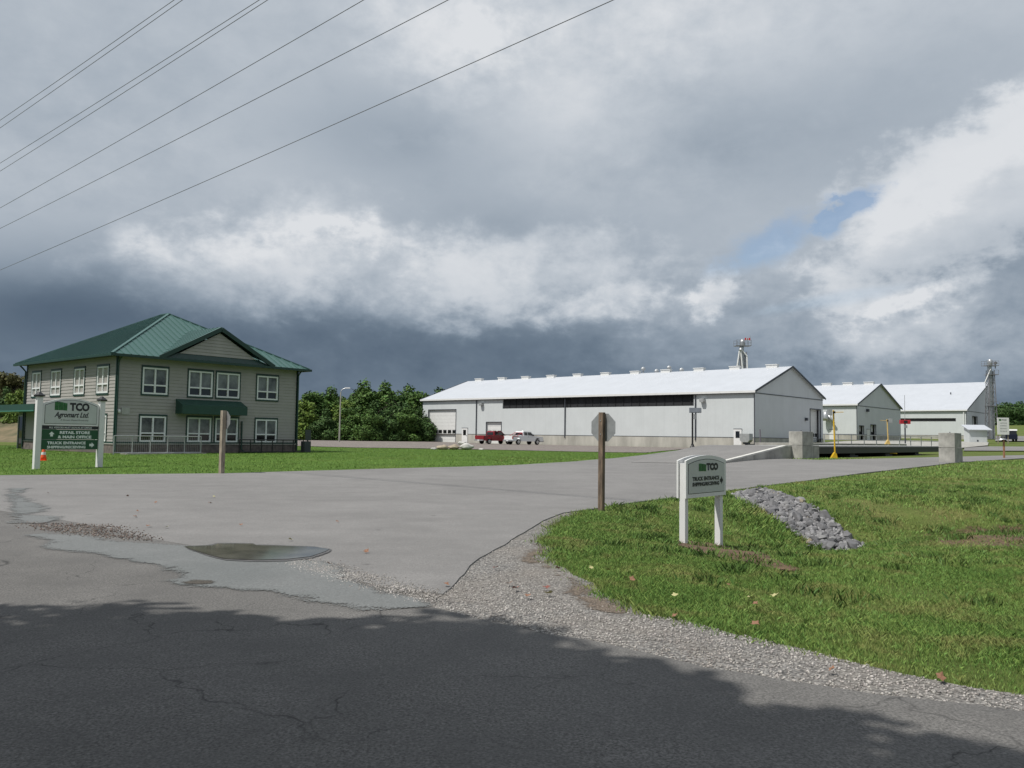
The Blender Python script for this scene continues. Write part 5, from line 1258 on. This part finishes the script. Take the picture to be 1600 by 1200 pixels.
hedge = [(470, 128, KC, .85, 'yellow green tree touching the right edge of the office'), (490, 137, KA, .95, 'rounded green tree right of the office behind its corner'), (516, 140, KE, .98, 'slim pointed green tree left of the street lamp'), (508, 127, KB, .6, 'low dark bush left of the street lamp foot'),
         (541, 136, KC, .9, 'yellow green tree right behind the street lamp'), (548, 127, KA, .62, 'low green bush right of the street lamp foot'), (567, 142, KE, 1.12, 'tall slim tree, left one of the two tallest before the barn'), (585, 135, KB, .8, 'dark rounded tree between the two tallest slim trees'),
         (600, 143, KE, 1.1, 'tall slim tree, right one of the two tallest before the barn'), (578, 126, KA, .6, 'low green bush below the two tallest trees'), (622, 138, KB, 1.0, 'broad dark green tree left of the long barn'), (606, 127, KB, .62, 'low dark bush left of the lowest bushes by the barn'), (645, 142, KA, 1.0, 'broad mid green tree touching the left end of the long barn'),
         (634, 129, KA, .65, 'low green bush at the left end of the long barn'), (655, 131, KB, .66, 'dark low bush against the left corner of the long barn'), (664, 150, KD, 1.08, 'olive tree rising behind the left barn roof edge'), (686, 156, KB, 1.18, 'dark tree farthest right above the left barn roof slope'),
         (530, 150, KD, 1.0, 'olive tree behind the street lamp'), (637, 155, KE, 1.12, 'slim tree behind the broad dark tree left of the barn'), (452, 132, KB, .9, 'dark green tree hidden partly by the right office wall'),
         (500, 146, KA, .98, 'green tree filling behind the rounded tree right of the office'), (553, 147, KA, 1.0, 'round green tree between the street lamp and the tallest trees'), (584, 148, KA, 1.02, 'round green tree behind the two tallest slim trees'), (612, 149, KC, 1.08, 'yellow green tree behind the broad dark tree left of the barn'), (650, 150, KA, 1.06, 'mid green tree behind the left barn roof corner')]
for i, (px, Y, K, s, lab) in enumerate(hedge):
    tree(K, 'broadleaf_tree' if s > .7 else 'bush', lab, ty(px, Y), s, i*1.3, GB, wide=1.28)
# bank on the left with scrub
m_bank = mat('dry bank grass', (.19, .145, .085), .95, vscale=.7, color2=(.075, .075, .035), bump=.6, bscale=4)
bx0 = atY(-60, 690, 82); vsb = []; fsb = []; nxb, nyb = 26, 10
for j in range(nyb):
    for i in range(nxb):
        x = -62+i*1.0*1.3; y = 76+j*1.6+(-(x+50))*.25; f_ = j/(nyb-1); z = h(x, y)-.2+sm(f_*1.2)*3.6*sm((-26-x)/8)*(1+.12*math.sin(i*1.1)+.08*math.sin(i*2.3+j)); vsb.append((x, y, float(z)))
for j in range(nyb-1):
    for i in range(nxb-1): a = j*nxb+i; fsb.append((a, a+1, a+1+nxb, a+nxb))
k = MB(); k.add(vsb, fsb); o = k.build('earth_bank', m_bank, None, True); struct(o)
for i, (px, Y, K, s, zoff, lab) in enumerate([(-14, 88, KD, .75, 1.8, 'olive tree at the very left edge above the dry bank'), (12, 89, KD, .72, 1.8, 'olive brown tree above the dry bank left of the office'), (34, 90, KD, .70, 1.8, 'olive tree nearest the left wall of the office'),
        (26, 84, KC, .5, 1.6, 'small yellow green bush left of the office above the canopy'), (6, 85, KB, .5, 1.4, 'dark low bush above the canopy on the dry bank'), (48, 92, KB, .7, 1.4, 'dark tree half hidden by the left office wall')]):
    p = ty(px, Y); tree(K, 'bank_tree', lab, (p[0], p[1], p[2]+zoff), s, i*2.1, 'trees on the dry bank left of the office')
# far trees on the right
KF = ('dark green leaves', 13.0, 9.0, 5000, .45, True, 53)
for i, (px, s, lab) in enumerate([(1562, .9, 'far dark tree right behind the conveyor tower'), (1574, 1.0, 'far dark tree right of the conveyor tower above the notice board'), (1584, .95, 'far dark tree second from the right edge'), (1595, 1.05, 'far dark tree at the right edge of the photo'), (1607, 1.0, 'far dark tree cut by the right edge of the photo')]):
    q = atY(px, 690, 430+i*6); tree(KF, 'far_tree', lab, (q[0], q[1], h(q[0], q[1])-1), s, i, 'far trees beyond the field')
# shade trees behind the camera
KS = ('mid green leaves', 12.0, 5.5, 30000, .16, False, 67)
def shade_tree(x, y, lab, blobs, seed, n=24000):
    t = thing('shade_tree', lab, 'tree', (x, y, h(x, y)), 0, 'roadside trees behind the viewpoint')
    me = leaf_mesh('crown', blobs, n, .17, leaf_a, seed); o = bpy.data.objects.new('crown', me); col.objects.link(o); o.parent = t
    k = MB(); k.tube([(0, 0, -.3), (.1, 0, 3), (0, .2, 7), (.2, 0, 10)], [.3, .24, .16, .05], 10)
    for b_ in blobs[:8]: k.tube([(0, 0, 4.2), (b_[0]*.5, b_[1]*.5, (4.2+b_[2])*.5+.6), (b_[0], b_[1], b_[2])], [.12, .08, .03], 6)
    k.build('trunk', m_bark, t)
SH = .649  # horizontal shift of a shadow per metre of height
def shade_blobs(tx, ty_, targets, seed):
    r_ = random.Random(seed); out = []
    for (gx_, gy_, rr, z) in targets:
        cx = gx_-SH*.86*z; cy = gy_-SH*.5*z; out.append((cx-tx, cy-ty_, z, rr, rr, rr*.8))
    return out
shade_tree(-13, -1.5, 'tall leafy roadside tree left of the viewpoint', shade_blobs(-13, -1.5, [(-9.5, 5.2, 2.9, 8.5), (-6.6, 5.0, 2.7, 8.2), (-4.0, 4.9, 2.75, 8), (-8, 2.5, 3, 9), (-4.5, 2.2, 3, 9), (-11.5, 5.5, 2.6, 8), (-7, .5, 3, 9.5), (-9, 7.2, .9, 7.6), (-5.2, 6.9, .9, 7.4)], 3), 5)
shade_tree(-6, -4, 'broad leafy roadside tree just behind the viewpoint', shade_blobs(-6, -4, [(-1.6, 4.5, 2.55, 8.5), (-3.0, 4.6, 2.5, 9.2), (-.2, 3.6, 2.1, 8.2), (.2, 3.9, 1.4, 8.6), (-2, 1.6, 2.8, 9), (.9, 1.4, 2.0, 9), (-.8, 6.2, .8, 7.6), (-2.6, 6.7, .7, 7.4)], 4), 6)
shade_tree(-2.5, -6.5, 'spreading leafy roadside tree right behind the viewpoint', shade_blobs(-2.5, -6.5, [(.4, 2.8, 1.3, 9), (3.4, .6, 1.7, 9), (1.2, 4.35, .3, 8.4), (2.65, 4.05, .16, 8.2), (1.75, 4.85, .2, 8.1), (.9, 5.75, .22, 8), (-.2, 6.6, .3, 8), (-1.6, 6.9, .3, 8), (3, -1, 2.6, 9.4), (2.3, 4.3, .3, 8), (.3, 4.8, 1.0, 8.4), (.75, 3.9, .7, 8.6), (1.15, 4.9, .3, 8.2), (1.5, 4.75, .16, 8.1), (-.3, 5.1, 1.4, 8.2), (5, 1, 2, 9.2)], 5), 7, 22000)

# ------------------------------------------------------------------ rocks
ORD_ = ['first', 'second', 'third', 'fourth', 'fifth', 'sixth', 'seventh', 'eighth', 'ninth', 'tenth', 'eleventh', 'twelfth', 'thirteenth', 'fourteenth', 'fifteenth', 'sixteenth', 'seventeenth', 'eighteenth', 'nineteenth', 'twentieth']
m_rock = [mat('grey rock', (.155, .153, .158), .9, var=.2, vscale=3, bump=.4, rand=0), mat('pale rock', (.235, .232, .232), .9, var=.18, vscale=3, bump=.4), mat('dark rock', (.075, .075, .08), .9, var=.2, vscale=3, bump=.4), mat('tan rock', (.34, .29, .21), .9, var=.15, vscale=3, bump=.4)]
rock_me = {}
def rock_mesh(v, mi):
    if (v, mi) in rock_me: return rock_me[(v, mi)]
    r_ = random.Random(v*13+1); bm = bmesh.new()
    for _ in range(13):
        d = Vector((r_.gauss(0, 1), r_.gauss(0, 1), r_.gauss(0, 1))).normalized(); bm.verts.new((d.x*.5, d.y*.4, d.z*.33))
    bmesh.ops.convex_hull(bm, input=bm.verts[:]); bmesh.ops.bevel(bm, geom=bm.edges[:], offset=.02, segments=1, affect='EDGES')
    me = bpy.data.meshes.new('rock'); bm.to_mesh(me); bm.free(); me.materials.append(m_rock[mi]); rock_me[(v, mi)] = me; return me
rp = [(1148, 775), (1170, 768), (1205, 768), (1228, 777), (1262, 792), (1298, 814), (1326, 839), (1342, 856), (1330, 864), (1300, 864), (1272, 856), (1256, 842), (1234, 826), (1208, 809), (1184, 793), (1162, 783)]
def pip(x, y, P):
    x = np.asarray(x); y = np.asarray(y); r_ = np.zeros(x.shape, bool); n = len(P)
    for i in range(n):
        (x0, y0), (x1, y1) = P[i], P[(i+1) % n]
        if y0 == y1: continue
        c = ((y0 > y) != (y1 > y)) & (x < (x1-x0)*(y-y0)/(y1-y0)+x0); r_ ^= c
    return r_
rpw = GP(rp); xs_ = [p[0] for p in rpw]; ys_ = [p[1] for p in rpw]
sheet('rock_bed_soil', rpw, mat('rock bed', (.1, .095, .085), .95, var=.3, vscale=9, bump=.6), .03, 0, 0, .1)
xs_r, ys_r = xs_, ys_; cnt = 0; tries = 0; pts_r = []
while cnt < 295 and tries < 60000:
    tries += 1; x = random.uniform(min(xs_), max(xs_)); y = random.uniform(min(ys_), max(ys_))
    if not pip(x, y, rpw): continue
    f_ = (max(ys_)-y)/(max(ys_)-min(ys_)); s = random.uniform(.12, .23)*(1+.35*f_)*(1.0 if random.random() < .85 else 1.25)
    if any((x-a)**2+(y-b)**2 < (.43*(s+c))**2 for a, b, c in pts_r): continue
    pts_r.append((x, y, s)); mi = random.choices([0, 1, 2, 3], [.6, .345, .035, .02])[0]
    o = bpy.data.objects.new('riprap_rock', rock_mesh(random.randrange(9), mi)); col.objects.link(o)
    o.location = (x, y, h(x, y)+s*.22); o.rotation_euler = (random.uniform(-.5, .5), random.uniform(-.5, .5), random.uniform(0, 6.3)); o.scale = (s*1.25, s*1.25, s*1.45)
    tag(o, ['grey angular rock in the rock pile on the ditch bank', 'pale angular rock in the rock pile on the ditch bank', 'nearly black rock in the rock pile on the ditch bank', 'tan rock in the rock pile on the ditch bank'][mi], 'rock', ['grey rocks of the ditch rock pile', 'pale rocks of the ditch rock pile', 'dark rocks of the ditch rock pile', 'tan rocks of the ditch rock pile'][mi])
    cnt += 1

for key in ('nearly black rock', 'tan rock'):
    L = [o for o in col.objects if o.name.startswith('riprap_rock') and o['label'].startswith(key)]
    for i, o in enumerate(sorted(L, key=lambda o: -o.location.y)):
        o['label'] = key+' in the ditch rock pile, '+ORD_[min(i, 19)]+' from its upper end'
# ------------------------------------------------------------------ fallen leaves
lm_ = {'rust brown': mat('rust leaf', (.26, .13, .075), .7, var=.3, vscale=20), 'pale yellow': mat('yellow leaf', (.45, .42, .2), .7, var=.2, vscale=20), 'dark red': mat('red leaf', (.22, .07, .05), .7, var=.3, vscale=20)}
bm = bmesh.new(); pts_ = []
for k in range(20):
    a = 2*math.pi*k/20; r_ = 1.0 if k % 4 == 0 else (.62 if k % 2 == 0 else .75); pts_.append((r_*math.cos(a), r_*math.sin(a)*.8))
bc = bm.verts.new((0, 0, 0)); vv = [bm.verts.new((x, y, .35*abs(x)**1.5+.1*math.sin(y*4))) for x, y in pts_]
for k in range(20): bm.faces.new((bc, vv[k], vv[(k+1) % 20]))
bm.verts.index_update(); lme = bpy.data.meshes.new('leaf'); bm.to_mesh(lme); bm.free(); LMES = {}
for k_, m_ in lm_.items(): mm_ = lme.copy(); mm_.materials.append(m_); LMES[k_] = mm_
def place(ps):
    return 'on the driveway' if ps == 'd' else ('on the grey gravel shoulder' if ps == 'g' else 'in the verge grass')
ORD = ['first', 'second', 'third', 'fourth', 'fifth', 'sixth', 'seventh', 'eighth', 'ninth', 'tenth', 'eleventh', 'twelfth', 'thirteenth', 'fourteenth', 'fifteenth', 'sixteenth', 'seventeenth', 'eighteenth', 'nineteenth', 'twentieth']
leaf_list = [(75, 773, 'r', 'd'), (243, 788, 'r', 'd'), (215, 802, 'r', 'd'), (211, 811, 'r', 'd'), (232, 826, 'r', 'd'), (260, 828, 'y', 'd'), (328, 789, 'r', 'd'), (376, 824, 'r', 'd'), (515, 887, 'r', 'd'), (454, 848, 'y', 'd'), (527, 819, 'r', 'd'), (334, 779, 'y', 'd'), (199, 778, 'r', 'd'), (572, 867, 'r', 'd'),
        (697, 920, 'r', 'g'), (774, 893, 'k', 'g'), (796, 918, 'r', 'g'), (805, 926, 'k', 'g'), (824, 938, 'r', 'g'), (853, 925, 'k', 'g'), (871, 894, 'k', 'g'), (857, 934, 'y', 'g'), (1055, 970, 'r', 'g'), (924, 899, 'y', 'v'), (949, 902, 'y', 'v'), (977, 916, 'y', 'v'), (988, 918, 'r', 'v'), (1055, 944, 'y', 'v'), (1173, 948, 'y', 'v'), (1211, 944, 'y', 'v'), (1180, 958, 'r', 'v'), (1180, 992, 'r', 'v'), (1136, 926, 'r', 'v'), (1300, 1057, 'r', 'g'), (1470, 1070, 'r', 'g')]
for (px, py, c, w_) in leaf_list:
    nm = {'r': 'rust brown', 'y': 'pale yellow', 'k': 'dark red'}[c]; q = G(px, py)
    o = bpy.data.objects.new('fallen_leaf', LMES[nm]); col.objects.link(o); s = random.uniform(.035, .055)
    o.location = (q[0], q[1], h(*q)+(.05 if w_ != 'v' else .09)); o.scale = (s, s, s); o.rotation_euler = (random.uniform(-.5, .5), random.uniform(-.5, .5), random.uniform(0, 6))
    same = sorted(q for q in leaf_list if q[2] == c and q[3] == w_); k_ = same.index((px, py, c, w_))
    tag(o, nm+' fallen leaf '+place(w_)+(', '+ORD[k_]+' of them from the left' if len(same) > 1 else ''), 'leaf', nm+' fallen leaves '+place(w_))

# ------------------------------------------------------------------ grass blades and gravel stones
drv = [tuple(p) for p in drive_poly]; grv = [tuple(p) for p in gravel_poly]; soil = GP([(1052, 843), (1110, 849), (1160, 859), (1215, 876), (1262, 893), (1235, 898), (1150, 880), (1090, 866), (1056, 854)])
dsoil = GP([(1430, 836), (1540, 820), (1640, 812), (1650, 856), (1480, 860)])
def blades(name, x, y, hgt, wid, m_, label):
    n = len(x); z = H(x, y); a = rng.uniform(0, 2*np.pi, n); ln = rng.normal(0, .45, (n, 2))*hgt[:, None]
    dx, dy = np.cos(a)*wid/2, np.sin(a)*wid/2
    V = np.stack([np.stack([x-dx, y-dy, z-.01], 1), np.stack([x+dx, y+dy, z-.01], 1), np.stack([x+ln[:, 0]*.4+dx*.6, y+ln[:, 1]*.4+dy*.6, z+hgt*.6], 1), np.stack([x+ln[:, 0], y+ln[:, 1], z+hgt], 1)], 1)
    me = bpy.data.meshes.new(name); me.vertices.add(4*n); me.vertices.foreach_set('co', V.ravel())
    me.loops.add(4*n); me.loops.foreach_set('vertex_index', np.arange(4*n)); me.polygons.add(n); me.polygons.foreach_set('loop_start', np.arange(n)*4)
    me.update(); me.materials.append(m_); o = bpy.data.objects.new(name, me); col.objects.link(o); tag(o, label, 'grass', None, 'stuff'); return o
def samp(n, y0, y1, k0, k1, jit=0):
    y = np.sqrt(rng.uniform(y0**2, y1**2, n)); x = y*rng.uniform(k0, k1, n); return x, y
m_blade = mat('grass blade green', (.19, .30, .078), .6, vscale=.55, color2=(.12, .215, .05), spec=.2, rand=.4)
t_, b_ = _nodes(m_blade)
vec = [n for n in t_.nodes if n.type == 'TEX_COORD'][0].outputs['Object']
prevc = b_.inputs['Base Color'].links[0].from_socket
dryf = ramp(t_, nz(t_, vec, .9, 6, .7, .8), [(.48, (0, 0, 0)), (.7, (.75,)*3)])
t_.links.new(mixc(t_, dryf, prevc, (.33, .26, .12)), b_.inputs['Base Color'])
X, Y, Hh_, Wd_ = [], [], [], []
for (n, y0, y1, hg, wd) in ((300000, 4.6, 11, .04, .005), (260000, 11, 18, .05, .008), (160000, 18, 30, .06, .015), (70000, 30, 48, .07, .03)):
    x, y = samp(n, y0, y1, -.02, .72)
    # patchy density
    nzv = np.sin(x*1.3+np.sin(y*1.1)*1.5)+np.sin(y*1.7+x*.6)+np.sin(x*3.7+y*2.9)*.6
    xj, yj = x+rng.normal(0, .11, len(x)), y+rng.normal(0, .11, len(x)); ok = ~pip(xj, yj, drv) & ~pip(xj, yj, grv) & ~pip(x, y, drv) & (x*n2_[0]+y*n2_[1] > 6.2) & ~pip(x, y, road_poly) & ~(pip(x, y, soil) & (rng.uniform(0, 1, len(x)) < .9)) & ~(pip(x, y, dsoil) & (rng.uniform(0, 1, len(x)) < .6)) & ~pip(x, y, rpw) & (rng.uniform(-2.2, 2.5, len(x)) < nzv+1.2)
    x, y, nzv = x[ok], y[ok], nzv[ok]; X.append(x); Y.append(y); Hh_.append(hg*rng.uniform(.5, 1.35, len(x))*(1+.18*nzv)); Wd_.append(np.full(len(x), wd))
# weeds: scattered taller darker clumps
wx_, wy_ = samp(260, 7, 26, .05, .68); okc = ~pip(wx_, wy_, drv) & ~pip(wx_, wy_, grv) & ~pip(wx_, wy_, rpw) & (wx_*n2_[0]+wy_*n2_[1] > 8)
WX_, WY_, WH_ = [], [], []
for cx, cy in zip(wx_[okc], wy_[okc]):
    n = int(rng.integers(30, 120)); rr = rng.uniform(.05, .22); WX_.append(cx+rng.normal(0, rr, n)); WY_.append(cy+rng.normal(0, rr, n)); WH_.append(rng.uniform(.05, .13)*rng.uniform(.6, 1.3, n))
WX_, WY_, WH_ = map(np.concatenate, (WX_, WY_, WH_)); okc = ~pip(WX_, WY_, rpw) & ~pip(WX_, WY_, drv)
blades('verge_weeds', WX_[okc], WY_[okc], WH_[okc], .016+0*WX_[okc], mat('weed green', (.11, .185, .045), .6, vscale=.7, color2=(.075, .135, .035), spec=.2, rand=.4), 'darker weed clumps scattered through the right verge')
# tall tufts left of the rocks
tf = np.array(GP([(1170, 790), (1200, 805), (1230, 830), (1262, 850)])); 
for (cx, cy) in tf:
    x = cx-.5+rng.normal(0, .28, 900); y = cy+rng.normal(0, .4, 900); ok = ~pip(x, y, rpw); X.append(x[ok]); Y.append(y[ok]); Hh_.append(rng.uniform(.07, .17, ok.sum())); Wd_.append(np.full(ok.sum(), .014))
Xa, Ya, Ha, Wa = map(np.concatenate, (X, Y, Hh_, Wd_))
blades('verge_grass', Xa, Ya, Ha, Wa, m_blade, 'short green and dry grass covering the right verge and ditch')
m_bladel = mat('lawn blade green', (.155, .26, .052), .6, vscale=.4, color2=(.115, .20, .038), spec=.2, rand=.35)
x, y = samp(160000, 28, 75, -.66, .22); le = GP(edge_lawn)
hx = (x-HO[0])*math.cos(HR)+(y-HO[1])*math.sin(HR); hy = -(x-HO[0])*math.sin(HR)+(y-HO[1])*math.cos(HR)
lawn_poly = le+[(15, 78)]+[tuple(p) for p in GP([(1045, 705), (1010, 708.5), (960, 708), (860, 706), (700, 702.5), (560, 700.5), (470, 698)])]+[(-40, 62), (-45, 45)]
ok = pip(x, y, lawn_poly) & ~((hx > -.2) & (hx < HL+.2) & (hy > -.3) & (hy < HD+.2)); x, y = x[ok], y[ok]
blades('lawn_grass', x, y, .07*rng.uniform(.5, 1.3, len(x)), .03+0*x, m_bladel, 'mown bright green lawn in front of the office and the parking lot')
lawn_o = sheet('lawn', lawn_poly, m_lawn, .012, .0004, 0, .05)
# loose stones on the shoulder
def pebbles(name, x, y, s, m_, label, zo=.012):
    n = len(x); z = H(x, y)+zo; base = np.array([[1, 0, 0], [-1, 0, 0], [0, 1, 0], [0, -1, 0], [0, 0, 1], [0, 0, -1]], float)*[1, .8, .6]
    tri = np.array([[0, 2, 4], [2, 1, 4], [1, 3, 4], [3, 0, 4], [2, 0, 5], [1, 2, 5], [3, 1, 5], [0, 3, 5]])
    a = rng.uniform(0, 6.28, n); B = base[None]*s[:, None, None]*rng.uniform(.6, 1.4, (n, 6, 1))
    c, s_ = np.cos(a)[:, None], np.sin(a)[:, None]
    V = np.stack([B[..., 0]*c-B[..., 1]*s_+x[:, None], B[..., 0]*s_+B[..., 1]*c+y[:, None], B[..., 2]+z[:, None]+s[:, None]*.2], 2).reshape(-1, 3)
    F = (tri[None]+np.arange(n)[:, None, None]*6).reshape(-1)
    me = bpy.data.meshes.new(name); me.vertices.add(6*n); me.vertices.foreach_set('co', V.ravel()); me.loops.add(len(F)); me.loops.foreach_set('vertex_index', F)
    me.polygons.add(8*n); me.polygons.foreach_set('loop_start', np.arange(8*n)*3); me.update(); me.materials.append(m_)
    o = bpy.data.objects.new(name, me); col.objects.link(o); tag(o, label, 'gravel', None, 'stuff')
m_peb = mat('loose gravel stone', (.37, .352, .33), .9, vscale=1.2, color2=(.25, .23, .21), rand=.5)
x, y = samp(70000, 4.3, 13, -.36, .62)
nn = x*n2_[0]+y*n2_[1]
dens = np.exp(-((nn-6.0)/.75)**2)*1.0+.25
ok = pip(x, y, grv) & ~pip(x, y, drv) & ~pip(x, y, road_poly) & (rng.uniform(0, 1, len(x)) < dens) & ~(pip(x, y, dirt_poly) & (rng.uniform(0, 1, len(x)) < .85))
x, y = x[ok], y[ok]
pebbles('loose_gravel', x, y, rng.uniform(.006, .016, len(x)), m_peb, 'loose pale grey gravel stones spread over the road shoulder', .006)
gp = GP([(430, 868), (520, 884), (600, 905), (690, 935), (660, 948), (590, 925), (520, 905), (450, 885)])
x, y = samp(46000, 8, 12, -.36, .02); ok = pip(x+rng.normal(0, .09, len(x)), y+rng.normal(0, .09, len(x)), gp) & ((np.sin(x*5+y*2)+np.sin(y*7-x*3)) > rng.uniform(-3.2, .8, len(x))); x, y = x[ok], y[ok]
pebbles('spilled_gravel', x, y, rng.uniform(.006, .014, len(x)), m_peb, 'pale gravel washed across the driveway mouth beside the puddle', .022)
gp = GP([(40, 818), (110, 822), (170, 822), (215, 838), (256, 846), (200, 846), (130, 838), (60, 830)])
x, y = samp(15000, 11, 17, -.7, -.35); ok = pip(x+rng.normal(0, .1, len(x)), y+rng.normal(0, .1, len(x)), gp); x, y = x[ok], y[ok]
pebbles('road_debris', x, y, rng.uniform(.008, .02, len(x)), mat('brown debris', (.23, .19, .165), .9, vscale=3, color2=(.1, .075, .06), rand=.5), 'brown stony debris ridge on the road left of the puddle', .028)

x, y = np.array([random.uniform(min(xs_r), max(xs_r)) for _ in range(9000)]), np.array([random.uniform(min(ys_r), max(ys_r)) for _ in range(9000)]); ok = pip(x+rng.normal(0, .08, 9000), y, rpw); x, y = x[ok], y[ok]
pebbles('rock_rubble', x, y, rng.uniform(.03, .085, len(x)), mat('rubble stone', (.25, .245, .25), .9, vscale=2, color2=(.14, .137, .14), rand=.4), 'small grey rubble filling the gaps between the rocks on the ditch bank', .02)
